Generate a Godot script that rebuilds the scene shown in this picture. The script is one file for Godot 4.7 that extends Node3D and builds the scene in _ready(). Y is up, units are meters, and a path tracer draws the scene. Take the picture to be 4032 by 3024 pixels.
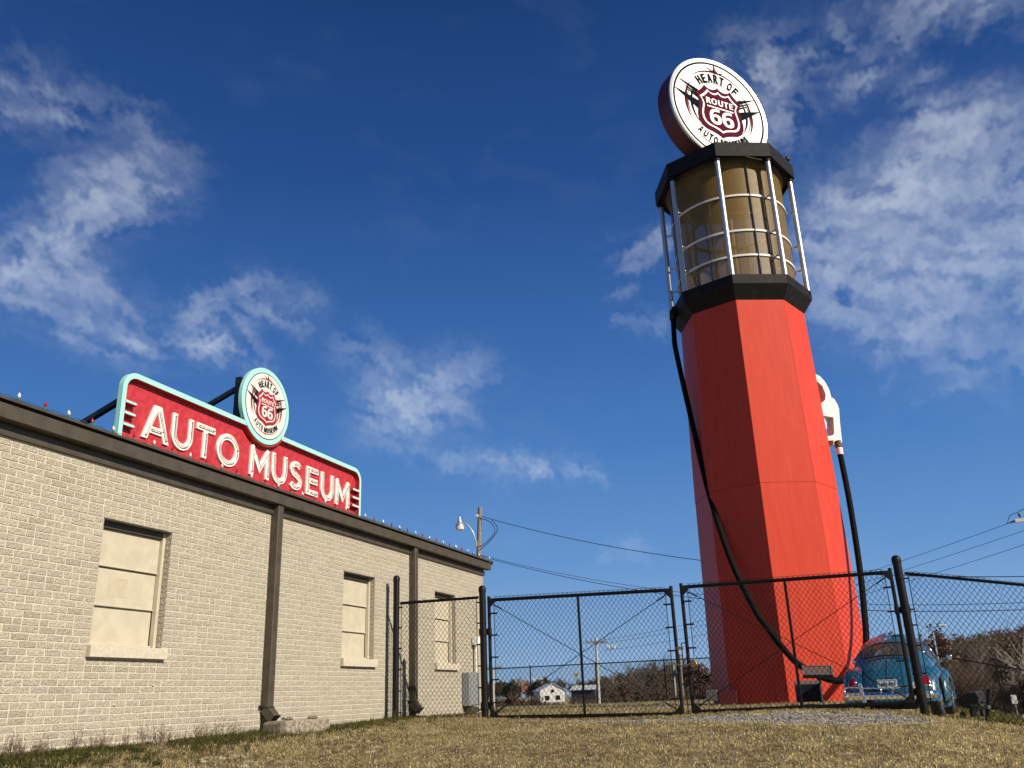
extends Node3D
# Positions are written as P(x, y, d): x to the right, y above the camera, d metres ahead along the museum wall.
const E := 0.3
var taken := {}
var mat := {}
var rng := RandomNumberGenerator.new()

func P(x: float, y: float, d: float) -> Vector3:
	return Vector3(x, y + E, -d)

# ---------- mesh builder ----------
class MB:
	var v := PackedVector3Array()
	var n := PackedVector3Array()
	var c := PackedColorArray()
	var col := Color(1, 1, 1)
	var colored := false
	func tri(a: Vector3, b: Vector3, d: Vector3, na: Vector3, nb: Vector3, nd: Vector3) -> void:
		if (b - a).cross(d - a).dot(na + nb + nd) > 0.0:
			v.append(a); v.append(d); v.append(b)
			n.append(na); n.append(nd); n.append(nb)
		else:
			v.append(a); v.append(b); v.append(d)
			n.append(na); n.append(nb); n.append(nd)
		if colored:
			c.append(col); c.append(col); c.append(col)
	func ftri(a: Vector3, b: Vector3, d: Vector3, nn: Vector3) -> void:
		tri(a, b, d, nn, nn, nn)
	func quad(a: Vector3, b: Vector3, d: Vector3, e: Vector3, nn: Vector3) -> void:
		ftri(a, b, d, nn); ftri(a, d, e, nn)
	func quads(a: Vector3, b: Vector3, d: Vector3, e: Vector3, na: Vector3, nb: Vector3, nd: Vector3, ne: Vector3) -> void:
		tri(a, b, d, na, nb, nd); tri(a, d, e, na, nd, ne)
	func face(pts: Array, out_from: Vector3) -> void:   # flat polygon fan, normal away from a point inside
		var nn: Vector3 = (pts[1] - pts[0]).cross(pts[2] - pts[0]).normalized()
		var m := Vector3.ZERO
		for q in pts: m += q
		m /= pts.size()
		if nn.dot(m - out_from) < 0.0: nn = -nn
		for i in range(1, pts.size() - 1): ftri(pts[0], pts[i], pts[i + 1], nn)
	func box(ctr: Vector3, size: Vector3, b := Basis()) -> void:
		var h := size * 0.5
		var p := []
		for i in 8:
			p.append(ctr + b * Vector3(h.x if i & 1 else -h.x, h.y if i & 2 else -h.y, h.z if i & 4 else -h.z))
		for f in [[0, 1, 3, 2], [4, 5, 7, 6], [0, 1, 5, 4], [2, 3, 7, 6], [0, 2, 6, 4], [1, 3, 7, 5]]:
			face([p[f[0]], p[f[1]], p[f[2]], p[f[3]]], ctr)
	func cbox(ctr: Vector3, size: Vector3, ch: float, b := Basis()) -> void:   # box with chamfered edges
		var h := size * 0.5
		var k := minf(ch, minf(h.x, minf(h.y, h.z)) * 0.9)
		var g := func(sx, sy, sz, ax):
			var q := Vector3(h.x * sx, h.y * sy, h.z * sz)
			for a in 3:
				if a != ax: q[a] -= k * signf(q[a])
			return ctr + b * q
		var sg := [-1, 1]
		for s in sg:
			face([g.call(s, -1, -1, 0), g.call(s, 1, -1, 0), g.call(s, 1, 1, 0), g.call(s, -1, 1, 0)], ctr)
			face([g.call(-1, s, -1, 1), g.call(1, s, -1, 1), g.call(1, s, 1, 1), g.call(-1, s, 1, 1)], ctr)
			face([g.call(-1, -1, s, 2), g.call(1, -1, s, 2), g.call(1, 1, s, 2), g.call(-1, 1, s, 2)], ctr)
			for t in sg:
				face([g.call(s, t, -1, 0), g.call(s, t, 1, 0), g.call(s, t, 1, 1), g.call(s, t, -1, 1)], ctr)
				face([g.call(s, -1, t, 0), g.call(s, 1, t, 0), g.call(s, 1, t, 2), g.call(s, -1, t, 2)], ctr)
				face([g.call(-1, s, t, 1), g.call(1, s, t, 1), g.call(1, s, t, 2), g.call(-1, s, t, 2)], ctr)
				for w in sg:
					face([g.call(s, t, w, 0), g.call(s, t, w, 1), g.call(s, t, w, 2)], ctr)
	func tube(path: Array, r, sides := 8, closed := false, caps := true) -> void:   # r: number or array
		var m := path.size()
		var rings := []
		var nrm := []
		var t0: Vector3 = (path[1] - path[0]).normalized()
		var up := Vector3.UP if absf(t0.y) < 0.9 else Vector3.RIGHT
		var x := t0.cross(up).normalized()
		for i in m:
			var a: Vector3 = path[i - 1] if i > 0 else (path[m - 2] if closed else path[0])
			var b: Vector3 = path[i + 1] if i < m - 1 else (path[1] if closed else path[m - 1])
			var t := (b - a).normalized()
			x = (x - t * x.dot(t)).normalized()
			var y := t.cross(x)
			var rr: float = r[i] if r is Array else r
			var ring := []
			var nr := []
			for j in sides:
				var th := TAU * j / sides
				var dd := x * cos(th) + y * sin(th)
				ring.append(path[i] + dd * rr); nr.append(dd)
			rings.append(ring); nrm.append(nr)
		for i in m - 1:
			for j in sides:
				var k := (j + 1) % sides
				quads(rings[i][j], rings[i][k], rings[i + 1][k], rings[i + 1][j], nrm[i][j], nrm[i][k], nrm[i + 1][k], nrm[i + 1][j])
		if caps and not closed:
			for e in [0, m - 1]:
				var rr: float = r[e] if r is Array else r
				if rr > 0.0005:
					var q: Vector3 = path[1] if e == 0 else path[m - 2]
					for j in range(1, sides - 1):
						ftri(rings[e][0], rings[e][j], rings[e][j + 1], (path[e] - q).normalized())
	func rod(a: Vector3, b: Vector3, r: float, sides := 8) -> void:
		tube([a, b], r, sides)
	func lathe(ctr: Vector3, axis: Vector3, prof: Array, sides := 24) -> void:   # prof: [radius, height]; smooth along, sharp where heights repeat is not needed
		var ax := axis.normalized()
		var x := ax.cross(Vector3.UP if absf(ax.y) < 0.9 else Vector3.RIGHT).normalized()
		var y := ax.cross(x)
		for i in prof.size() - 1:
			var r0: float = prof[i][0]; var h0: float = prof[i][1]
			var r1: float = prof[i + 1][0]; var h1: float = prof[i + 1][1]
			var nr := Vector2(h1 - h0, r0 - r1).normalized()
			for j in sides:
				var a := TAU * j / sides
				var b := TAU * (j + 1) / sides
				var da := x * cos(a) + y * sin(a)
				var db := x * cos(b) + y * sin(b)
				var na := da * nr.x + ax * nr.y
				var nb := db * nr.x + ax * nr.y
				quads(ctr + da * r0 + ax * h0, ctr + db * r0 + ax * h0, ctr + db * r1 + ax * h1, ctr + da * r1 + ax * h1, na, nb, nb, na)
	func prism(poly: PackedVector2Array, fr: Transform3D, depth: float) -> void:   # polygon in fr's xy plane, front at +z, going back by depth
		var idx := Geometry2D.triangulate_polygon(poly)
		var nz := fr.basis.z.normalized()
		for i in range(0, idx.size(), 3):
			var a := poly[idx[i]]; var b := poly[idx[i + 1]]; var d := poly[idx[i + 2]]
			ftri(fr * Vector3(a.x, a.y, 0), fr * Vector3(b.x, b.y, 0), fr * Vector3(d.x, d.y, 0), nz)
			if depth > 0.0:
				ftri(fr * Vector3(a.x, a.y, -depth), fr * Vector3(b.x, b.y, -depth), fr * Vector3(d.x, d.y, -depth), -nz)
		if depth > 0.0:
			var cw := Geometry2D.is_polygon_clockwise(poly)
			for i in poly.size():
				var a := poly[i]; var b := poly[(i + 1) % poly.size()]
				var e := b - a
				var nn := Vector3(e.y, -e.x, 0) * (-1.0 if cw else 1.0)
				quad(fr * Vector3(a.x, a.y, 0), fr * Vector3(b.x, b.y, 0), fr * Vector3(b.x, b.y, -depth), fr * Vector3(a.x, a.y, -depth), (fr.basis * nn).normalized())
	func band(outer: Array, inner: Array, fr: Transform3D, depth: float) -> void:   # strip between two 2D lines of as many points
		var nz := fr.basis.z.normalized()
		for i in outer.size() - 1:
			var a: Vector2 = outer[i]; var b: Vector2 = outer[i + 1]; var d: Vector2 = inner[i + 1]; var e: Vector2 = inner[i]
			var f := func(q, z): return fr * Vector3(q.x, q.y, z)
			quad(f.call(a, 0), f.call(b, 0), f.call(d, 0), f.call(e, 0), nz)
			if depth > 0.0:
				quad(f.call(a, -depth), f.call(b, -depth), f.call(d, -depth), f.call(e, -depth), -nz)
				var m := (a + b - d - e)
				var on := (fr.basis * Vector3((b - a).y, -(b - a).x, 0)).normalized()
				if on.dot(fr.basis * Vector3(m.x, m.y, 0)) < 0: on = -on
				quad(f.call(a, 0), f.call(b, 0), f.call(b, -depth), f.call(a, -depth), on)
				quad(f.call(e, 0), f.call(d, 0), f.call(d, -depth), f.call(e, -depth), -on)
	func text(s: String, font: Font, fr: Transform3D, w: float, h: float, depth: float) -> void:   # text box centred on fr, w by h (w = 0 keeps the shape)
		var tm := TextMesh.new()
		tm.text = s; tm.font = font; tm.font_size = 64; tm.pixel_size = 0.01; tm.depth = 0.1; tm.curve_step = 1.5
		var ar := tm.surface_get_arrays(0)
		var vs: PackedVector3Array = ar[Mesh.ARRAY_VERTEX]
		var ns: PackedVector3Array = ar[Mesh.ARRAY_NORMAL]
		var bb := AABB(vs[0], Vector3.ZERO)
		for q in vs: bb = bb.expand(q)
		var sy := h / bb.size.y
		var sx := (w / bb.size.x) if w > 0 else sy
		var m := bb.get_center()
		var id = ar[Mesh.ARRAY_INDEX]
		var cnt: int = id.size() if id else vs.size()
		for i in range(0, cnt, 3):
			var q := []
			var nn := []
			for j in 3:
				var k: int = id[i + j] if id else i + j
				var p := vs[k] - m
				q.append(fr * Vector3(p.x * sx, p.y * sy, p.z / 0.1 * depth - depth * 0.5))
				nn.append((fr.basis * Vector3(ns[k].x / sx, ns[k].y / sy, ns[k].z)).normalized())
			tri(q[0], q[1], q[2], nn[0], nn[1], nn[2])
	func mesh(m: Material) -> ArrayMesh:
		var a := []
		a.resize(Mesh.ARRAY_MAX)
		a[Mesh.ARRAY_VERTEX] = v
		a[Mesh.ARRAY_NORMAL] = n
		if colored: a[Mesh.ARRAY_COLOR] = c
		var am := ArrayMesh.new()
		am.add_surface_from_arrays(Mesh.PRIMITIVE_TRIANGLES, a)
		am.surface_set_material(0, m)
		return am

func numbered(s: String) -> String:
	if not taken.has(s):
		taken[s] = 0
		return s
	taken[s] += 1
	return "%s_%03d" % [s, taken[s]]

func meta(o: Node, label := "", category := "", group := "", kind := "") -> Node:
	if label: o.set_meta("label", label)
	if category: o.set_meta("category", category)
	if group: o.set_meta("group", group)
	if kind: o.set_meta("kind", kind)
	return o

func thing(called: String, label: String, category: String, at := Vector3.ZERO, group := "") -> Node3D:
	var o := Node3D.new()
	o.name = numbered(called)
	add_child(o)
	o.position = at
	meta(o, label, category, group)
	return o

# one named mesh; shapes are given in world metres and moved to sit under their parent
func put(called: String, b: MB, m: Material, parent: Node3D = self, kind := "") -> MeshInstance3D:
	var o := MeshInstance3D.new()
	if parent != self:
		var off := Vector3.ZERO
		var q: Node = parent
		while q != self:
			off += q.position
			q = q.get_parent()
		if off != Vector3.ZERO:
			for i in b.v.size(): b.v[i] -= off
	o.mesh = b.mesh(m)
	o.name = numbered(called) if parent == self else called
	parent.add_child(o, true)
	if kind: o.set_meta("kind", kind)
	return o

func lin(r: float, g: float, b: float, a := 1.0) -> Color:
	var c := Color(r, g, b).linear_to_srgb()
	c.a = a
	return c

func mk(c: Color, rough := 0.6, metal := 0.0) -> StandardMaterial3D:
	var m := StandardMaterial3D.new()
	m.albedo_color = c
	m.roughness = rough
	m.metallic = metal
	return m

func noise_tex(sd: int, freq: float, cols: Array, offs: Array, octaves := 4, size := 512, type := FastNoiseLite.TYPE_SIMPLEX_SMOOTH) -> NoiseTexture2D:
	var f := FastNoiseLite.new()
	f.seed = sd; f.frequency = freq; f.noise_type = type; f.fractal_octaves = octaves
	var t := NoiseTexture2D.new()
	t.width = size; t.height = size; t.seamless = true; t.noise = f
	var g := Gradient.new()
	g.offsets = PackedFloat32Array(offs)
	g.colors = PackedColorArray(cols)
	t.color_ramp = g
	return t

func rough_tex(sd: int, freq: float, lo: float, hi: float) -> NoiseTexture2D:
	return noise_tex(sd, freq, [Color(lo, lo, lo), Color(hi, hi, hi)], [0.25, 0.75], 4, 256)

func bump(sd: int, freq: float, strength := 4.0, octaves := 4) -> NoiseTexture2D:
	var f := FastNoiseLite.new()
	f.seed = sd; f.frequency = freq; f.fractal_octaves = octaves
	var t := NoiseTexture2D.new()
	t.width = 512; t.height = 512; t.seamless = true; t.noise = f
	t.as_normal_map = true; t.bump_strength = strength
	return t

func tri_mat(c: Color, tex: Texture2D, scale: float, rough := 0.8, nrm: Texture2D = null, nscale := 1.0) -> StandardMaterial3D:
	var m := mk(c, rough)
	m.albedo_texture = tex
	m.uv1_triplanar = true
	m.uv1_world_triplanar = true
	m.uv1_scale = Vector3(scale, scale, scale)
	if nrm:
		m.normal_enabled = true
		m.normal_texture = nrm
		m.normal_scale = nscale
	return m

# ---------- sky ----------
var fa := FastNoiseLite.new()
var fb := FastNoiseLite.new()
var fw := FastNoiseLite.new()
var strokes := [[-55.3,32.7,-51.3,34.0,1.2,0.35],[-51.8,34.2,-46.1,34.3,1.1,0.32],[-55.5,33.8,-53.2,35.4,0.9,0.20],[-53.3,35.7,-52.0,33.7,1.2,0.18],[-52.7,24.2,-50.0,26.6,1.6,0.55],[-50.0,26.6,-46.9,29.6,1.7,0.60],[-48.2,28.8,-44.7,30.8,1.7,0.50],[-53.6,23.7,-51.1,23.7,1.7,0.55],[-51.4,25.2,-47.8,24.5,1.3,0.50],[-49.7,29.8,-47.6,30.8,1.4,0.30],[-46.2,31.1,-44.9,32.4,1.2,0.25],[-45.8,32.2,-42.8,32.2,1.4,0.15],[-48.5,21.9,-44.4,21.5,1.2,0.50],[-44.5,21.8,-40.5,21.7,1.2,0.55],[-40.5,21.7,-37.4,20.6,0.9,0.55],[-40.6,23.2,-39.3,21.9,1.2,0.50],[-40.1,23.8,-37.2,25.0,1.2,0.50],[-37.2,25.0,-34.6,24.3,1.2,0.35],[-47.4,23.2,-44.9,22.7,1.2,0.35],[-53.3,22.2,-48.6,22.2,1.0,0.20],[-30.5,22.1,-27.6,20.4,1.3,0.30],[-28.5,18.3,-26.3,18.0,1.7,0.65],[-27.6,19.2,-24.4,19.8,1.6,0.55],[-25.0,19.8,-21.8,20.7,1.3,0.40],[-26.3,17.7,-23.1,17.2,1.0,0.40],[-28.2,17.1,-26.6,16.2,1.2,0.35],[-24.4,14.7,-20.7,14.4,0.6,0.30],[-21.3,14.5,-18.2,14.2,0.7,0.50],[-19.4,14.8,-18.5,14.2,0.7,0.40],[-17.6,14.5,-16.1,14.1,0.7,0.50],[-16.2,14.7,-14.2,13.5,0.5,0.35],[-11.4,27.9,-8.4,28.4,0.9,0.40],[-11.2,27.0,-8.2,27.5,0.6,0.30],[-12.5,23.5,-8.7,23.0,0.6,0.35],[-12.2,25.3,-11.3,25.5,0.5,0.30],[-14.0,8.4,-11.9,8.5,0.5,0.25],[-1.2,38.0,2.8,37.7,1.3,0.50],[-0.0,37.0,1.4,34.0,1.4,0.45],[0.7,35.7,0.9,33.0,1.3,0.35],[1.8,36.3,4.1,36.3,0.7,0.40],[-2.4,38.7,0.4,38.7,0.7,0.35],[5.5,38.1,6.2,36.8,0.7,0.40],[6.1,35.3,8.1,35.8,0.8,0.40],[5.5,34.1,7.0,35.0,0.6,0.40],[9.4,33.8,10.9,34.0,0.7,0.40],[9.4,37.2,11.7,38.0,1.0,0.50],[11.6,37.5,14.1,38.0,1.2,0.50],[14.8,36.5,17.7,36.1,1.2,0.50],[7.0,38.9,8.5,39.5,0.7,0.30],[11.1,32.5,13.9,32.4,0.4,0.35],[6.7,31.3,7.2,29.6,0.6,0.50],[6.9,29.6,8.2,28.8,0.3,0.40],[9.3,30.9,12.7,31.0,1.3,0.55],[11.1,30.4,15.8,29.7,1.7,0.60],[9.2,28.2,15.0,27.0,2.6,0.75],[6.0,26.8,14.5,24.8,2.9,0.70],[2.8,25.2,13.9,22.6,2.6,0.70],[1.4,25.5,7.8,21.9,2.3,0.55],[3.3,29.4,5.4,29.4,0.8,0.50],[4.0,28.4,8.9,28.3,0.9,0.50],[1.5,27.8,4.8,27.9,0.8,0.50],[9.0,21.4,13.4,20.6,2.9,0.60],[3.4,20.5,7.5,20.3,0.7,0.50],[4.6,19.5,7.1,19.6,0.6,0.45],[9.6,17.9,12.6,16.8,2.0,0.35],[1.8,23.1,5.1,21.9,1.7,0.40],[6.6,16.0,8.0,16.2,0.3,0.50],[8.2,16.1,9.0,16.1,0.3,0.30],[4.2,17.5,5.1,18.0,0.3,0.25]]

func sky_color(az: float, el: float) -> Color:
	var t := clampf(el / 90.0, 0.0, 1.0)
	var g := [[0.0, 0.30, 0.45, 0.65], [0.033, 0.215, 0.37, 0.60], [0.09, 0.118, 0.27, 0.545], [0.17, 0.062, 0.182, 0.455], [0.25, 0.038, 0.125, 0.36], [0.36, 0.019, 0.071, 0.24], [0.5, 0.0095, 0.0405, 0.152], [1.0, 0.006, 0.027, 0.11]]
	var c := Color()
	for i in g.size() - 1:
		if t <= g[i + 1][0]:
			var k: float = (t - g[i][0]) / (g[i + 1][0] - g[i][0])
			c = Color(lerpf(g[i][1], g[i + 1][1], k), lerpf(g[i][2], g[i + 1][2], k), lerpf(g[i][3], g[i + 1][3], k))
			break
	if el < -1.0:
		return Color(0.15, 0.13, 0.09)
	var ce := cos(deg_to_rad(el))
	var wx := fw.get_noise_2d(az * ce, el) * 0.9 + fb.get_noise_2d(az * ce * 2.2 + 50.0, el * 2.2) * 0.5
	var wy := fw.get_noise_2d(az * ce + 300.0, el + 90.0) * 0.8 + fb.get_noise_2d(az * ce * 2.2 + 170.0, el * 2.2 + 33.0) * 0.45
	var x := az + wx / maxf(ce, 0.3)
	var y := el + wy
	var dens := 0.0
	for s in strokes:
		if absf(az - s[0]) > 14.0 or absf(el - s[1]) > 14.0: continue
		var dx: float = (s[2] - s[0]) * ce
		var dy: float = s[3] - s[1]
		var px: float = (x - s[0]) * ce
		var py: float = y - s[1]
		var L2 := dx * dx + dy * dy + 1e-4
		var u := clampf((px * dx + py * dy) / L2, 0.0, 1.0)
		var qx := px - dx * u
		var qy := py - dy * u
		var w: float = s[4] * 1.25
		var d2 := (qx * qx + qy * qy) / (w * w)
		if d2 > 4.0: continue
		var L := sqrt(L2)
		var al := (px * dx + py * dy) / L
		var ac := (py * dx - px * dy) / L
		# wisps drawn out along the stroke, finer tufts over them
		var nz := (fa.get_noise_3d(al * 0.26 + ac * 0.35 + wx * 0.05, ac * 1.2 + wy * 0.05, s[0] * 3.0) * 1.25 + fb.get_noise_2d(x * ce * 0.9, y * 0.9) * 0.4) * clampf(1.7 / (s[4] + 0.4), 0.55, 1.0)
		var fall := exp(-d2 * 1.25)
		dens += s[5] * fall * clampf(0.34 + nz, 0.0, 1.3) * 0.62
	# thin veils everywhere else
	var veil := fa.get_noise_3d(az * ce * 0.12, el * 0.2, 40.0) + 0.5 * fb.get_noise_3d(az * ce * 0.3, el * 0.5, 9.0)
	dens += clampf(veil - 0.22, 0.0, 1.0) * lerpf(0.03, 0.25, clampf(maxf(maxf(-55.0 - az, az - 16.0), el - 44.0) / 8.0, 0.0, 1.0))
	dens = 1.0 - exp(-dens * 1.05)
	var cl := Color(0.66, 0.72, 0.80)
	return c.lerp(cl, clampf(dens, 0.0, 0.92)) * 0.86

func make_sky() -> PanoramaSkyMaterial:
	fa.seed = 11; fa.frequency = 0.55; fa.fractal_octaves = 5; fa.fractal_gain = 0.5
	fb.seed = 23; fb.frequency = 0.75; fb.fractal_octaves = 5; fb.fractal_gain = 0.5
	fw.seed = 5; fw.frequency = 0.16; fw.fractal_octaves = 3
	var W := 3072
	var H := 1536
	var lo := Image.create(512, 256, false, Image.FORMAT_RGBF)
	for j in 256:
		for i in 512:
			lo.set_pixel(i, j, sky_color(wrapf((i + 0.5) / 512.0 * 360.0, -180.0, 180.0), 90.0 - (j + 0.5) / 256.0 * 180.0))
	lo.resize(W, H, Image.INTERPOLATE_BILINEAR)
	var i0 := int(-66.0 / 360.0 * W)
	var i1 := int(28.0 / 360.0 * W)
	var j0 := int((90.0 - 52.0) / 180.0 * H)
	var j1 := int(92.0 / 180.0 * H)
	for j in range(j0, j1):
		for i in range(i0, i1):
			lo.set_pixel(posmod(i, W), j, sky_color((i + 0.5) / W * 360.0, 90.0 - (j + 0.5) / H * 180.0))
	var m := PanoramaSkyMaterial.new()
	m.panorama = ImageTexture.create_from_image(lo)
	return m

# ---------- ground heights ----------
func ss(a: float, b: float, x: float) -> float:
	return smoothstep(a, b, x)

func piece(t: Array, x: float) -> float:
	if x <= t[0][0]: return t[0][1]
	for i in t.size() - 1:
		if x <= t[i + 1][0]:
			var k: float = (x - t[i][0]) / (t[i + 1][0] - t[i][0])
			return lerpf(t[i][1], t[i + 1][1], k)
	return t[t.size() - 1][1]

const ROW := [[-7.3, -0.285], [-6.4, -0.275], [-5.5, -0.295], [-2.4, -0.335], [-0.8, -0.318], [0.3, -0.372], [0.9, -0.47], [2.0, -0.63], [4.0, -1.0], [8.0, -1.6], [16.0, -2.2]]

func gy(x: float, d: float) -> float:   # ground height above the camera's
	var y := piece(ROW, x)
	if d < 14.0:
		y -= 0.053 * (14.0 - maxf(d, -12.0)) * lerpf(0.2, 1.0, ss(-7.3, -4.6, x))
	else:
		y -= 0.006 * (minf(d, 45.0) - 14.0)
	if d > 42.0:
		y = lerpf(y, -2.6, ss(42.0, 100.0, d))
		y += 9.0 * ss(110.0, 330.0, d) * ss(-0.02, 0.16, x / d) + 2.0 * ss(200.0, 420.0, d)
	y -= 0.17 * exp(-(pow(x - 0.85, 2.0) / 2.2 + pow(d - 18.0, 2.0) / 5.5)) * ss(14.6, 16.4, d)
	return y + 0.02 * sin(x * 1.3 + d * 0.7) * sin(d * 0.9 - x * 0.4)

func _ready() -> void:
	# camera
	var cam := Camera3D.new()
	var yaw := deg_to_rad(19.689)
	var pit := deg_to_rad(19.698)
	var rol := deg_to_rad(-2.165)
	var fwd := Vector3(-sin(yaw) * cos(pit), sin(pit), -cos(yaw) * cos(pit))
	var rt := Vector3(cos(yaw), 0, -sin(yaw))
	var up := rt.cross(fwd)
	cam.transform = Transform3D(Basis(rt * cos(rol) + up * sin(rol), up * cos(rol) - rt * sin(rol), -fwd), P(0, 0, 0))
	cam.fov = 2.0 * rad_to_deg(atan(1512.0 / 3449.7))
	cam.near = 0.05
	cam.far = 3000.0
	add_child(cam)
	cam.current = true
	# sky, sun, exposure
	var we := WorldEnvironment.new()
	var env := Environment.new()
	env.background_mode = Environment.BG_SKY
	var sky := Sky.new()
	sky.sky_material = make_sky()
	env.sky = sky
	env.background_energy_multiplier = 1.0
	env.tonemap_mode = Environment.TONE_MAPPER_LINEAR
	env.tonemap_exposure = 1.3
	env.sdfgi_enabled = true
	env.ssao_enabled = true
	env.ssil_enabled = true
	we.environment = env
	add_child(we)
	var sun := DirectionalLight3D.new()
	sun.name = "sun"
	sun.light_energy = 1.6
	sun.light_color = Color(1.0, 0.95, 0.87)
	sun.light_angular_distance = 0.5
	sun.shadow_enabled = true
	add_child(sun)
	var sa := deg_to_rad(72.0)
	var se := deg_to_rad(31.0)
	var towards := Vector3(sin(sa) * cos(se), sin(se), cos(sa) * cos(se))
	sun.look_at_from_position(towards * 50.0, Vector3.ZERO)
	rng.seed = 66
	materials()
	ground()
	building()
	light_string()
	roof_sign()
	gas_pump()
	fences()
	beetle()
	floodlights()
	town()
	woods()
	power()
	grass()

func materials() -> void:
	# painted brick: rough wire-cut faces
	var bt := noise_tex(3, 0.055, [lin(0.185, 0.167, 0.125), lin(0.32, 0.29, 0.228), lin(0.385, 0.352, 0.28), lin(0.445, 0.41, 0.33)], [0.2, 0.38, 0.55, 0.9], 4, 1024)
	var bn := bump(4, 0.05, 7.0)
	for i in 5:
		var k: float = [0.97, 1.0, 1.03, 0.985, 0.93][i]
		mat["brick%d" % i] = tri_mat(Color(k, k, k * [1.0, 0.99, 1.0, 1.005, 0.99][i]), bt, 1.0, 0.85, bn, 0.8)
	mat.brick_rest = tri_mat(Color(1, 1, 1), bt, 1.0, 0.85, bn, 0.8)
	mat.brick_rest.vertex_color_use_as_albedo = true
	mat.mortar = tri_mat(Color(1, 1, 1), noise_tex(7, 0.03, [lin(0.45, 0.41, 0.32), lin(0.54, 0.50, 0.395)], [0.3, 0.7]), 1.0, 0.9)
	mat.cream = tri_mat(Color(1, 1, 1), noise_tex(8, 0.012, [lin(0.43, 0.39, 0.295), lin(0.475, 0.435, 0.335)], [0.25, 0.75], 5), 0.7, 0.6)
	mat.sill = tri_mat(Color(1, 1, 1), noise_tex(9, 0.03, [lin(0.45, 0.41, 0.32), lin(0.51, 0.47, 0.375)], [0.3, 0.7], 5), 1.0, 0.75)
	mat.patch = tri_mat(Color(0.975, 0.965, 0.95), mat.cream.albedo_texture, 0.9, 0.75)
	mat.bronze = tri_mat(Color(1, 1, 1), noise_tex(10, 0.01, [lin(0.052, 0.0435, 0.028), lin(0.066, 0.056, 0.038)], [0.3, 0.7], 5), 0.6, 0.45)
	mat.concrete = tri_mat(Color(1, 1, 1), noise_tex(12, 0.02, [lin(0.15, 0.125, 0.09), lin(0.27, 0.235, 0.18), lin(0.36, 0.32, 0.25)], [0.2, 0.55, 0.85], 6), 1.3, 0.95, bump(13, 0.04, 5.0), 0.8)
	mat.dark_concrete = tri_mat(Color(1, 1, 1), noise_tex(14, 0.02, [lin(0.08, 0.065, 0.045), lin(0.19, 0.16, 0.12)], [0.2, 0.8], 6), 1.3, 0.95)
	mat.roof = mk(lin(0.09, 0.09, 0.085), 0.7)
	mat.galv = tri_mat(Color(1, 1, 1), noise_tex(15, 0.02, [lin(0.42, 0.43, 0.44), lin(0.58, 0.59, 0.6)], [0.3, 0.7]), 2.0, 0.42)
	mat.galv.metallic = 0.75
	mat.gray_box = mk(lin(0.20, 0.215, 0.215), 0.5)
	mat.white = mk(lin(0.74, 0.73, 0.68), 0.5)
	mat.black = tri_mat(Color(1, 1, 1), noise_tex(16, 0.02, [lin(0.008, 0.008, 0.008), lin(0.02, 0.019, 0.018)], [0.3, 0.8], 5), 1.0, 0.4)
	mat.rubber = mk(lin(0.012, 0.012, 0.012), 0.75)
	mat.fence = mk(lin(0.006, 0.006, 0.0065), 0.5)
	mat.fence.metallic_specular = 0.32
	mat.wire = mk(lin(0.005, 0.005, 0.006), 0.8)
	mat.wire.metallic_specular = 0.2
	mat.chrome = mk(lin(0.86, 0.86, 0.87), 0.14, 1.0)
	mat.rust = tri_mat(Color(1, 1, 1), noise_tex(17, 0.05, [lin(0.06, 0.03, 0.015), lin(0.2, 0.13, 0.07)], [0.3, 0.7]), 3.0, 0.8)

func ground() -> void:
	var xs := []
	var ds := []
	var x := -12.0
	while x < 8.0:
		xs.append(x); x += 0.25
	for q in [8.0, 8.6, 9.4, 10.5, 12.0, 14.0, 17.0, 21.0, 26.0, 33.0, 42.0, 55.0, 75.0, 110.0, 170.0, 300.0, 600.0, 1200.0]:
		xs.append(q)
		xs.push_front(-(q + 5.0))
	var d := 0.0
	while d < 30.0:
		ds.append(d); d += 0.25
	for q in [30.0, 31.0, 32.5, 34.0, 36.0, 38.0, 40.0, 42.0, 44.0, 46.5, 50.0, 54.0, 59.0, 65.0, 72.0, 80.0, 90.0, 100.0, 115.0, 130.0, 150.0, 175.0, 200.0, 230.0, 265.0, 300.0, 340.0, 400.0, 500.0, 700.0, 1000.0, 1800.0]:
		ds.append(q)
	for q in [0.5, 1.5, 3.0, 6.0, 12.0, 25.0, 60.0, 150.0, 400.0]: ds.push_front(-q)
	var b := MB.new()
	var pts := []
	var nrs := []
	for a in xs:
		var col := []
		var nc := []
		for e in ds:
			col.append(P(a, gy(a, e), e))
			nc.append(Vector3(gy(a - 0.1, e) - gy(a + 0.1, e), 0.2, -(gy(a, e - 0.1) - gy(a, e + 0.1))).normalized())
		pts.append(col); nrs.append(nc)
	for i in xs.size() - 1:
		for j in ds.size() - 1:
			b.quads(pts[i][j], pts[i + 1][j], pts[i + 1][j + 1], pts[i][j + 1], nrs[i][j], nrs[i + 1][j], nrs[i + 1][j + 1], nrs[i][j + 1])
	var m := tri_mat(Color(1, 1, 1), noise_tex(31, 0.012, [lin(0.11, 0.09, 0.052), lin(0.25, 0.215, 0.125), lin(0.39, 0.34, 0.205), lin(0.48, 0.43, 0.27)], [0.2, 0.42, 0.6, 0.85], 6, 1024), 0.45, 0.95, bump(32, 0.05, 8.0), 1.0)
	put("ground", b, m, self, "structure")

# ---------- the museum building ----------
const WX := -7.225
const WTOP := 2.513
const WBOT := -0.298
const WIN := [[7.185, 8.225, 0.54, 1.960], [12.09, 13.085, 0.54, 1.960], [15.41, 16.37, 0.54, 1.960]]   # d from, d to, sill bottom, head

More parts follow.
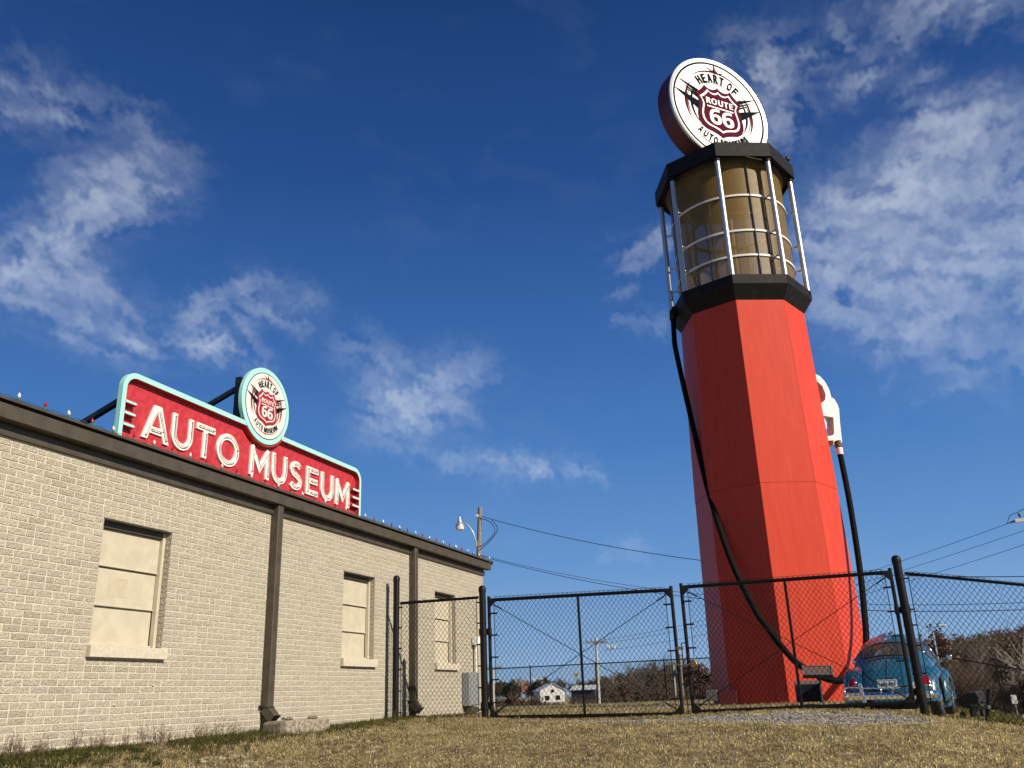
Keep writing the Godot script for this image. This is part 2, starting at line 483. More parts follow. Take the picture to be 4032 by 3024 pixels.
func building() -> void:
	var t := thing("museum_building", "long cream painted brick museum with brown gutter and boarded windows", "building", P(-12.0, -0.3, 10.0))
	# mortar body with openings
	var b := MB.new()
	var mx := WX - 0.006
	var th := 0.3
	var seg := func(d0, d1, y0, y1): b.box(P(mx - th / 2, (y0 + y1) / 2, (d0 + d1) / 2), Vector3(th, y1 - y0, d1 - d0))
	var prev := -2.0
	for w in WIN:
		seg.call(prev, w[0] - 0.005, WBOT, WTOP + 0.2)
		seg.call(w[0] - 0.005, w[1] + 0.005, WBOT, w[2] + 0.01)
		seg.call(w[0] - 0.005, w[1] + 0.005, w[3] + 0.003, WTOP + 0.2)
		prev = w[1] + 0.005
	seg.call(prev, 17.86, WBOT, WTOP + 0.2)
	b.box(P(-12.3, 1.2, 17.72), Vector3(9.5, 3.0, 0.29))
	b.box(P(-17.0, 1.2, 7.9), Vector3(0.3, 3.0, 19.3))
	b.box(P(-12.3, 1.2, -1.86), Vector3(9.5, 3.0, 0.28))
	var wall := put("wall", b, mat.mortar, t)
	# bricks
	var spots := []
	var bh := 0.06774
	for n in range(-13, 29):
		var y0 := 0.5997 + n * bh
		var yc := y0 + bh * 0.5
		if yc + 0.03 > WTOP + 0.05: continue
		var header := posmod(n + 3, 6) == 0
		var d := 2.0 - 0.2032 * 2.0 + (0.1016 if posmod(n, 2) == 1 else 0.0) + 0.079
		var alt := 0
		while d < 17.9:
			var L := 0.2032
			if header and alt % 2 == 1: L = 0.1016
			alt += 1
			var a := d
			var e := d + L
			d += L
			if e < 2.0: continue
			e = minf(e, 17.865)
			var pieces := [[a, e]]
			for w in WIN:
				if yc > w[2] - 0.01 and yc < w[3] + 0.005:
					var nx := []
					for q in pieces:
						if q[1] <= w[0] or q[0] >= w[1]:
							if q[1] <= w[0] and q[1] > w[0] - 0.09: q[1] = w[0] + 0.008
							if q[0] >= w[1] and q[0] < w[1] + 0.09: q[0] = w[1] - 0.008
							nx.append(q)
						else:
							if q[0] < w[0] - 0.085: nx.append([q[0], w[0] + 0.008])
							if q[1] > w[1] + 0.085: nx.append([w[1] - 0.008, q[1]])
					pieces = nx
			for q in pieces:
				var len: float = q[1] - q[0] - 0.016
				if len < 0.02: continue
				spots.append([(q[0] + q[1]) * 0.5, yc, len])
	# each brick: 10 cm deep, face proud of the mortar, its length set by scaling
	var meshes := []
	for i in 4:
		var m := MB.new()
		var r2 := RandomNumberGenerator.new()
		r2.seed = 70 + i
		var p := []
		for s in [[-1, -1], [1, -1], [1, 1], [-1, 1]]:
			p.append(Vector3(0, s[1] * (0.0282 + r2.randf_range(-0.0015, 0.0012)), s[0] * (0.5 + r2.randf_range(-0.008, 0.003))))
		var f := []
		for q in p: f.append(Vector3(0.0, q.y * 0.93, q.z * 0.985))
		for k in 4: p[k].x = -0.0035
		m.face(f, Vector3(-0.05, 0, 0))
		for k in 4:
			var l := (k + 1) % 4
			m.face([p[k], p[l], f[l], f[k]], Vector3(-0.05, 0, 0))
			m.face([p[k], p[l], p[l] + Vector3(-0.098, 0, 0), p[k] + Vector3(-0.098, 0, 0)], Vector3(-0.05, 0, 0))
		meshes.append(m.mesh(mat.brick0))
	spots.sort_custom(func(a, c): return absf(a[0] - 6.6) + absf(a[1] - 0.6) * 0.7 < absf(c[0] - 6.6) + absf(c[1] - 0.6) * 0.7)
	var mm := MultiMesh.new()
	mm.transform_format = MultiMesh.TRANSFORM_3D
	mm.use_colors = true
	var rest := []
	for i in spots.size():
		var s = spots[i]
		var tr := Transform3D(Basis(Vector3(1, 0, 0), Vector3(0, 1, 0), Vector3(0, 0, s[2])).rotated(Vector3.UP, rng.randf_range(-0.006, 0.006)), P(WX + rng.randf_range(-0.0022, 0.0018), s[1] + rng.randf_range(-0.001, 0.001), s[0]))
		if i < 300 and s[0] > 5.0:
			var o := MeshInstance3D.new()
			o.name = "brick"
			o.mesh = meshes[rng.randi() % 4]
			o.material_override = null
			o.set_surface_override_material(0, mat["brick%d" % [0, 1, 1, 2, 3, 3, 4][rng.randi() % 7]])
			wall.add_child(o, true)
			tr.origin -= t.position
			o.transform = tr
		else:
			rest.append(tr)
	mm.mesh = meshes[0]
	mm.mesh.surface_set_material(0, mat.brick_rest)
	mm.instance_count = rest.size()
	for i in rest.size():
		var tr: Transform3D = rest[i]
		tr.origin -= t.position
		mm.set_instance_transform(i, tr)
		var k := rng.randf_range(0.92, 1.04)
		mm.set_instance_color(i, Color(k, k, k * rng.randf_range(0.985, 1.005)))
	var mi := MultiMeshInstance3D.new()
	mi.multimesh = mm
	mi.name = "bricks"
	mi.set_meta("kind", "stuff")
	wall.add_child(mi)
	# foundation with its painted upper edge
	b = MB.new()
	b.box(P(-7.36, WBOT - 0.35, 7.93), Vector3(0.3, 0.63, 19.86))
	var fo := put("foundation", b, mat.concrete, t)
	b = MB.new()
	b.box(P(-7.35, WBOT - 0.018, 7.93), Vector3(0.295, 0.036, 19.86))
	put("painted_edge", b, mat.sill, fo)
	# boarded windows
	for w in WIN:
		var wi := MB.new()
		var dm: float = (w[0] + w[1]) / 2
		var wd: float = w[1] - w[0]
		var fx := WX - 0.125
		var st: float = w[2] + 0.125
		# frame: jambs and a stepped steel head
		wi.box(P(fx - 0.06, (st + w[3]) / 2, dm), Vector3(0.02, w[3] - st, wd))
		var win := put("window", wi, mat.cream, t)
		for jd in [w[1] - 0.022, w[0] + 0.022]:
			var jb := MB.new()
			jb.cbox(P(fx + 0.01, (st + w[3]) / 2, jd), Vector3(0.06, w[3] - st, 0.042), 0.004)
			put("jamb", jb, mat.cream, win)
		var hd := MB.new()
		hd.box(P(WX - 0.055, w[3] - 0.006, dm), Vector3(0.10, 0.012, wd - 0.004))
		hd.box(P(fx + 0.012, w[3] - 0.045, dm), Vector3(0.045, 0.064, wd - 0.09))
		put("lintel", hd, mat.bronze, win)
		var ph: float = (w[3] - 0.08 - st) / 3.0
		for i in 3:
			var pb := MB.new()
			var y1: float = st + ph * (i + 1) - (0.0 if i == 2 else 0.004)
			var xo: float = fx - 0.03 + i * 0.013
			pb.cbox(P(xo - 0.012, y1 - ph / 2 + 0.002, dm), Vector3(0.024, ph - 0.006, wd - 0.09), 0.003)
			if i > 0: pb.cbox(P(xo + 0.004, y1 - ph + 0.012, dm), Vector3(0.03, 0.016, wd - 0.10), 0.003)
			else: pb.cbox(P(xo + 0.02, st + 0.014, dm), Vector3(0.05, 0.022, wd - 0.1), 0.004)
			put("panel", pb, mat.cream, win)
		if dm < 9.0:
			var q := MB.new()
			q.box(P(fx - 0.03 + 0.0135, st + ph * 1.52, dm - 0.08), Vector3(0.003, 0.2, 0.26))
			put("repainted_patch", q, mat.patch, win)
		var sb := MB.new()
		var sl := Transform3D(Basis(Vector3(0, 0, -1), Vector3.UP, Vector3(1, 0, 0)), P(0, 0, 0))
		var prof := PackedVector2Array([Vector2(fx - 0.04, w[2] + 0.002), Vector2(WX + 0.058, w[2] + 0.002), Vector2(WX + 0.058, w[2] + 0.108), Vector2(WX + 0.052, w[2] + 0.115), Vector2(fx - 0.04, w[2] + 0.135)])
		sb.prism(prof, Transform3D(Basis(Vector3(1, 0, 0), Vector3(0, 1, 0), Vector3(0, 0, 1)), P(0, 0, w[0] - 0.035)), wd + 0.075)
		put("sill", sb, mat.sill, win)
	# frieze board under the eave and the soffit over it
	b = MB.new()
	b.box(P(WX + 0.004, 2.558, 7.955), Vector3(0.055, 0.094, 19.87))
	put("frieze_board", b, mat.bronze, t)
	b = MB.new()
	b.box(P(-7.2, 2.66, 7.97), Vector3(0.18, 0.024, 19.9))
	b.box(P(WX + 0.0, 2.63, 7.955), Vector3(0.02, 0.05, 19.86))
	put("soffit", b, mat.bronze, t)
	# gutter in lengths with joints
	var gt := Node3D.new()
	gt.name = "gutter"
	t.add_child(gt)
	var js := [-2.0, 1.6, 4.6, 7.61, 10.65, 13.63, 16.51, 17.965]
	for i in js.size() - 1:
		var g := MB.new()
		var L: float = js[i + 1] - js[i] - 0.006
		var gp := PackedVector2Array([Vector2(-7.195, 2.63), Vector2(-7.079, 2.63), Vector2(-7.075, 2.634), Vector2(-7.075, 2.768), Vector2(-7.088, 2.774), Vector2(-7.088, 2.65), Vector2(-7.195, 2.648)])
		g.prism(gp, Transform3D(Basis(), P(0, 0, js[i] + 0.003)), L)
		if i == js.size() - 2: g.box(P(-7.135, 2.70, 17.966), Vector3(0.122, 0.142, 0.008))
		put("gutter_length", g, mat.bronze, gt)
	# low roof with a drip edge
	b = MB.new()
	b.face([P(-7.045, 2.812, -2.1), P(-7.045, 2.812, 18.03), P(-12.2, 3.12, 18.03), P(-12.2, 3.12, -2.1)], P(-9, 0, 8))
	b.face([P(-17.2, 2.81, -2.1), P(-17.2, 2.81, 18.03), P(-12.2, 3.12, 18.03), P(-12.2, 3.12, -2.1)], P(-9, 0, 8))
	b.face([P(-7.08, 2.79, -2.1), P(-7.08, 2.79, 18.03), P(-12.2, 3.08, 18.03), P(-12.2, 3.08, -2.1)], P(-9, 9, 8))
	b.face([P(-17.2, 2.78, -2.1), P(-17.2, 2.78, 18.03), P(-12.2, 3.08, 18.03), P(-12.2, 3.08, -2.1)], P(-9, 9, 8))
	var rf := put("roof", b, mat.roof, t)
	b = MB.new()
	b.box(P(-7.048, 2.806, 7.965), Vector3(0.014, 0.026, 20.14))
	b.box(P(-9.6, 2.93, 18.02), Vector3(5.1, 0.05, 0.03), Basis(Vector3(0, 0, 1), -0.06))
	put("drip_edge", b, mat.bronze, rf)
	# downspouts with kicked-out ends
	for q in [[10.12, 0.0], [14.33, 0.0]]:
		var ds := MB.new()
		var dc: float = q[0] + 0.06
		ds.cbox(P(WX + 0.062, 1.30, dc), Vector3(0.12, 2.66, 0.118), 0.006)
		var dp := put("downspout", ds, mat.bronze, t)
		var el := MB.new()
		var bx := Basis(Vector3(0, 0, 1), 0.75)
		el.cbox(P(WX + 0.115, -0.08, dc), Vector3(0.126, 0.2, 0.124), 0.005, bx)
		put("outlet_elbow", el, mat.bronze, dp)
		var li := MB.new()
		li.box(P(WX + 0.187, -0.148, dc), Vector3(0.128, 0.012, 0.127), bx)
		li.box(P(WX + 0.05, -0.21, dc), Vector3(0.06, 0.16, 0.09))
		put("outlet_mouth", li, mat.black, dp)
		var sp := MB.new()
		sp.box(P(WX + 0.066, -0.005, dc), Vector3(0.14, 0.018, 0.128))
		sp.box(P(WX + 0.02, 0.0, dc - 0.085), Vector3(0.02, 0.05, 0.03))
		put("strap", sp, mat.black, dp)
	# a few old fixings in the brickwork
	for q in [[8.32, 2.23], [8.15, 0.27], [12.0, 2.13], [7.6, 0.08]]:
		var fx2 := MB.new()
		fx2.lathe(P(WX, q[1], q[0]), Vector3.RIGHT, [[0.012, -0.01], [0.014, 0.008], [0.009, 0.014], [0.0, 0.015]], 10)
		put("wall_plug", fx2, mat.sill, wall)
	# electrical cabinet by the far corner
	var eb := thing("electrical_cabinet", "grey electrical cabinet with white conduit on the brick wall by the gate post", "electrical box", P(-7.1, 0.2, 16.85))
	b = MB.new()
	b.cbox(P(-7.14, 0.19, 16.88), Vector3(0.16, 0.62, 0.52), 0.01)
	put("case", b, mat.gray_box, eb)
	b = MB.new()
	b.cbox(P(-7.055, 0.19, 16.88), Vector3(0.012, 0.57, 0.47), 0.004)
	put("door", b, mat.gray_box, eb)
	b = MB.new()
	b.box(P(-7.13, -0.19, 16.9), Vector3(0.12, 0.1, 0.36))
	b.rod(P(-7.13, -0.2, 16.78), P(-7.13, -0.36, 16.78), 0.02)
	b.rod(P(-7.13, -0.2, 17.0), P(-7.13, -0.36, 17.0), 0.025)
	put("trough", b, mat.bronze, eb)
	b = MB.new()
	b.rod(P(-7.16, -0.3, 17.22), P(-7.16, 1.05, 17.22), 0.03)
	b.cbox(P(-7.15, 1.12, 17.22), Vector3(0.12, 0.16, 0.16), 0.01)
	put("conduit", b, mat.white, eb)
	# concrete block under the first downspout and stones lying on it
	var k := thing("concrete_block", "weathered concrete block on the grass under the nearer downspout", "concrete block", P(-6.85, -0.3, 10.5))
	b = MB.new()
	b.cbox(P(-6.70, -0.275, 10.24), Vector3(0.29, 0.22, 1.0), 0.02)
	put("body", b, mat.concrete, k)
	b = MB.new()
	b.cbox(P(-6.70, -0.277, 9.69), Vector3(0.30, 0.215, 0.10), 0.03)
	put("dark_end", b, mat.dark_concrete, k)
	var sa := [[-6.72, 9.98, "dark rough stone on the concrete block beside the downspout outlet"], [-6.68, 10.5, "dark rough stone lying near the far end of the concrete block"]]
	for q in sa:
		var st := MB.new()
		var r3 := RandomNumberGenerator.new()
		r3.seed = int(q[1] * 100)
		for i in 7:
			rock(st, P(q[0] + r3.randf_range(-0.04, 0.04), -0.155 + r3.randf_range(0, 0.012), q[1] + r3.randf_range(-0.07, 0.07)), 0.035, r3)
		meta(put("stone", st, mat.dark_concrete), q[2], "stone")

func rock(b: MB, c: Vector3, r: float, g: RandomNumberGenerator) -> void:
	var dirs := [Vector3(1, 0, 0), Vector3(0, 0, 1), Vector3(-1, 0, 0), Vector3(0, 0, -1)]
	var p := []
	for q in dirs: p.append(c + q.rotated(Vector3.UP, g.randf() * 0.8) * r * g.randf_range(0.7, 1.2) + Vector3(0, r * g.randf_range(-0.2, 0.3), 0))
	var t := c + Vector3(g.randf_range(-0.3, 0.3) * r, r * g.randf_range(0.5, 0.9), g.randf_range(-0.3, 0.3) * r)
	var u := c - Vector3(0, r * 0.6, 0)
	for i in 4:
		b.face([p[i], p[(i + 1) % 4], t], c)
		b.face([p[i], p[(i + 1) % 4], u], c)

func light_string() -> void:
	var t := thing("light_string", "string of red and clear bulbs clipped along the museum roof edge", "string lights", P(-7.06, 2.82, 12.0))
	mat.bulb_red = mk(lin(0.35, 0.012, 0.02, 0.85), 0.12)
	mat.bulb_red.transparency = BaseMaterial3D.TRANSPARENCY_ALPHA
	mat.bulb_red = mk(lin(0.30, 0.01, 0.015), 0.15)
	mat.bulb_clear = mk(lin(0.62, 0.56, 0.54), 0.12)
	mat.socket = mk(lin(0.02, 0.09, 0.055), 0.5)
	var w := []
	var d := 3.38
	var i := 0
	while d < 17.95:
		w.append(P(-7.058, 2.824 + rng.randf_range(-0.004, 0.004), d))
		w.append(P(-7.055, 2.838 + rng.randf_range(-0.006, 0.01), d + 0.1))
		w.append(P(-7.056, 2.83 + rng.randf_range(-0.008, 0.012), d + 0.2))
		var lean := Vector3(rng.randf_range(-0.10, 0.10), 1.0, rng.randf_range(-0.14, 0.14)).normalized()
		var c := P(-7.058, 2.822, d)
		var b := MB.new()
		b.lathe(c + lean * 0.028, lean, [[0.0095, 0.0], [0.0155, 0.010], [0.0175, 0.018], [0.0135, 0.034], [0.007, 0.047], [0.002, 0.055], [0.0, 0.056]], 9)
		var bu := put("bulb", b, mat.bulb_red if i % 2 == 1 else mat.bulb_clear, t)
		b = MB.new()
		b.lathe(c, lean, [[0.0, -0.004], [0.010, -0.004], [0.012, 0.006], [0.012, 0.024], [0.0105, 0.03], [0.0, 0.03]], 8)
		put("socket", b, mat.socket, bu)
		d += 0.3015
		i += 1
	var wb := MB.new()
	wb.tube(w, 0.0035, 5)
	put("cable", wb, mat.socket, t)

# ---------- the round emblem (unit circle drawn at radius r on frame fr, z outwards) ----------
func crescent(b: MB, fr: Transform3D, rr: float, a0: float, a1: float, th: float, depth: float, both := true, squash := 1.0) -> void:
	var o := []
	var q := []
	for i in 33:
		var k := i / 32.0
		var a := deg_to_rad(lerpf(a0, a1, k))
		var t := th * (sin(PI * k) if both else sqrt(k)) + 0.0015
		var dir := Vector2(sin(a), cos(a) * squash)
		o.append(dir * (rr + t * 0.5)); q.append(dir * (rr - t * 0.5))
	b.band(o, q, fr, depth)

func shield(s: float, cy: float) -> PackedVector2Array:
	var half := [Vector2(0.0, 0.425), Vector2(-0.045, 0.385), Vector2(-0.10, 0.362), Vector2(-0.16, 0.36), Vector2(-0.215, 0.378), Vector2(-0.268, 0.418), Vector2(-0.32, 0.345), Vector2(-0.39, 0.275), Vector2(-0.47, 0.215), Vector2(-0.425, 0.14), Vector2(-0.408, 0.07), Vector2(-0.418, 0.0), Vector2(-0.445, -0.10), Vector2(-0.462, -0.20), Vector2(-0.452, -0.30), Vector2(-0.405, -0.39), Vector2(-0.325, -0.445), Vector2(-0.20, -0.475), Vector2(-0.10, -0.505), Vector2(-0.04, -0.535), Vector2(0.0, -0.562)]
	var p := PackedVector2Array()
	for q in half: p.append(Vector2(q.x * s, cy + (q.y - cy) * s))
	for i in range(half.size() - 2, 0, -1): p.append(Vector2(-half[i].x * s, cy + (half[i].y - cy) * s))
	return p

func fnt(bold := true, mono := false) -> SystemFont:
	var f := SystemFont.new()
	f.font_names = PackedStringArray(["Droid Sans Mono" if mono else "Droid Sans"])
	f.font_weight = 700 if bold else 400
	return f

func emblem(parent: Node3D, fr0: Transform3D, R: float, step: float, maroon: Material, black: Material, white: Material) -> void:
	var lay := func(k): return Transform3D(fr0.basis.scaled(Vector3.ONE), fr0.origin + fr0.basis.z * (k * step))
	var u := func(k) -> Transform3D:
		var t: Transform3D = lay.call(k)
		return Transform3D(Basis(t.basis.x * R, t.basis.y * R, t.basis.z), t.origin)
	# star and sweeping rings
	var b := MB.new()
	var f1: Transform3D = u.call(1)
	crescent(b, f1, 0.745, -47, 47, 0.032, step * 0.9)
	crescent(b, f1, 0.675, -122, -50, 0.05, step * 0.9)
	crescent(b, f1, 0.675, 50, 122, 0.05, step * 0.9)
	crescent(b, f1, 0.635, -126, -58, 0.018, step * 0.9)
	crescent(b, f1, 0.635, 58, 126, 0.018, step * 0.9)
	crescent(b, f1, 0.765, 128, 232, 0.022, step * 0.9)
	put("emblem_rings", b, maroon, parent)
	b = MB.new()
	var f2: Transform3D = u.call(2)
	b.prism(PackedVector2Array([Vector2(0.0, 0.945), Vector2(0.022, 0.80), Vector2(0.075, 0.755), Vector2(0.20, 0.785), Vector2(0.10, 0.735), Vector2(0.0, 0.72), Vector2(-0.10, 0.735), Vector2(-0.075, 0.755), Vector2(-0.19, 0.83), Vector2(-0.05, 0.775), Vector2(-0.022, 0.80)]), f2, step * 0.9)
	b.prism(PackedVector2Array([Vector2(-0.03, -0.755), Vector2(0.0, -0.83), Vector2(0.03, -0.755)]), f2, step * 0.9)
	put("emblem_star", b, maroon, parent)
	# black wings and inner rings
	b = MB.new()
	crescent(b, f2, 0.565, -130, -52, 0.042, step * 0.9)
	crescent(b, f2, 0.565, 52, 130, 0.042, step * 0.9)
	crescent(b, f2, 0.52, -34, 34, 0.006, step * 0.9)
	put("emblem_inner_rings", b, black, parent)
	b = MB.new()
	var f3: Transform3D = u.call(3)
	for s in [-1.0, 1.0]:
		for w in [[0.885, 0.205, 0.40, 0.055, 0.44, -0.10], [0.80, 0.42, 0.40, 0.285, 0.42, 0.215], [0.735, 0.335, 0.42, 0.20, 0.43, 0.168], [0.70, 0.275, 0.42, 0.15, 0.42, 0.115]]:
			b.prism(PackedVector2Array([Vector2(w[0] * s, w[1]), Vector2(w[2] * s, w[3]), Vector2(w[4] * s, w[5])]), f3, step * 0.9)
	put("emblem_wings", b, black, parent)
	# shield
	b = MB.new()
	b.prism(shield(1.0, -0.05), u.call(4), step * 0.9)
	put("emblem_shield", b, maroon, parent)
	b = MB.new()
	b.prism(shield(0.83, -0.06), u.call(5), step * 0.9)
	put("emblem_shield_line", b, white, parent)
	b = MB.new()
	b.prism(shield(0.755, -0.06), u.call(6), step * 0.9)
	put("emblem_shield_field", b, maroon, parent)
	# lettering
	var bold := fnt(true)
	var at := func(k, x, y, rot) -> Transform3D:
		var t: Transform3D = lay.call(k)
		return Transform3D(t.basis * Basis(Vector3(0, 0, 1), rot), t.origin + t.basis.x * (x * R) + t.basis.y * (y * R))
	b = MB.new()
	b.text("ROUTE", bold, at.call(7, 0.005, 0.115, 0.0), 0.55 * R, 0.118 * R, step)
	b.box(at.call(7, 0.005, 0.0, 0.0).origin - fr0.basis.z * step * 0.5, Vector3(0.54 * R, 0.024 * R, step), fr0.basis)
	put("emblem_route_lettering", b, white, parent)
	b = MB.new()
	b.text("6", bold, at.call(7, -0.118, -0.183, 0.0), 0.235 * R, 0.305 * R, step)
	b.text("6", bold, at.call(7, 0.135, -0.183, 0.0), 0.235 * R, 0.305 * R, step)
	put("emblem_number", b, white, parent)
	b = MB.new()
	var cond := fnt(false)
	for q in [["H", -36.0], ["E", -24.0], ["A", -12.0], ["R", 0.0], ["T", 11.5], ["O", 27.5], ["F", 39.5]]:
		var a := deg_to_rad(q[1])
		b.text(q[0], bold, at.call(4, sin(a) * 0.612, cos(a) * 0.612, -a), 0.088 * R, 0.168 * R, step)
	put("emblem_upper_lettering", b, black, parent)
	b = MB.new()
	for q in [["A", -41.5], ["U", -32.0], ["T", -23.0], ["O", -14.5], ["M", -1.0], ["U", 8.5], ["S", 17.0], ["E", 25.0], ["U", 33.5], ["M", 43.0]]:
		var a := deg_to_rad(q[1])
		b.text(q[0], bold, at.call(4, sin(a) * 0.665, -cos(a) * 0.665, a), (0.10 if q[0] == "M" else 0.074) * R, 0.135 * R, step)
	put("emblem_lower_lettering", b, black, parent)

func arc(cx: float, cy: float, rx: float, ry: float, a0: float, a1: float, n: int) -> Array:
	var o := []
	for i in n + 1:
		var a := deg_to_rad(lerpf(a0, a1, float(i) / n))
		o.append(Vector2(cx + rx * cos(a), cy + ry * sin(a)))
	return o

func stroke(b: MB, pts: Array, hw: float, fr: Transform3D, depth: float) -> void:
	for poly in Geometry2D.offset_polyline(PackedVector2Array(pts), hw, Geometry2D.JOIN_MITER, Geometry2D.END_BUTT):
		if not Geometry2D.is_polygon_clockwise(poly): b.prism(poly, fr, depth)

# centre lines of the sign's letters, in a box w wide and 1 high
func letter_lines(ch: String, w: float, h: float, hw: float) -> Array:
	var l := hw
	var r := w - hw
	match ch:
		"A": return [[Vector2(hw * 0.95, -0.001), Vector2(w / 2 - hw * 0.42, h), Vector2(w / 2 + hw * 0.42, h), Vector2(w - hw * 0.95, -0.001)], [Vector2(w * 0.235, h * 0.285), Vector2(w * 0.765, h * 0.285)]]
		"U": 
			var rad := w / 2 - hw
			return [[Vector2(l, h)] + arc(w / 2, rad + hw, rad, rad, 180, 360, 18) + [Vector2(r, h)]]
		"T": return [[Vector2(0, h - hw), Vector2(w, h - hw)], [Vector2(w / 2, h - 2 * hw), Vector2(w / 2, 0)]]
		"M": return [[Vector2(l, 0), Vector2(l * 1.15, h - hw * 1.2), Vector2(w / 2, h * 0.30), Vector2(r + l * -0.15, h - hw * 1.2), Vector2(r, 0)]]
		"S": return [arc(w * 0.5, h * 0.715, w * 0.33, h * 0.19, 28, 262, 16) + arc(w * 0.47, h * 0.295, w * 0.365, h * 0.2, 72, -148, 16)]
		"E": return [[Vector2(l, 0), Vector2(l, h)], [Vector2(2 * hw, h - hw), Vector2(w, h - hw)], [Vector2(2 * hw, h * 0.51), Vector2(w * 0.94, h * 0.51)], [Vector2(2 * hw, hw), Vector2(w, hw)]]
	return [arc(w / 2, h / 2, w / 2 - hw, h / 2 - hw + 0.004, 0, 360, 40)]

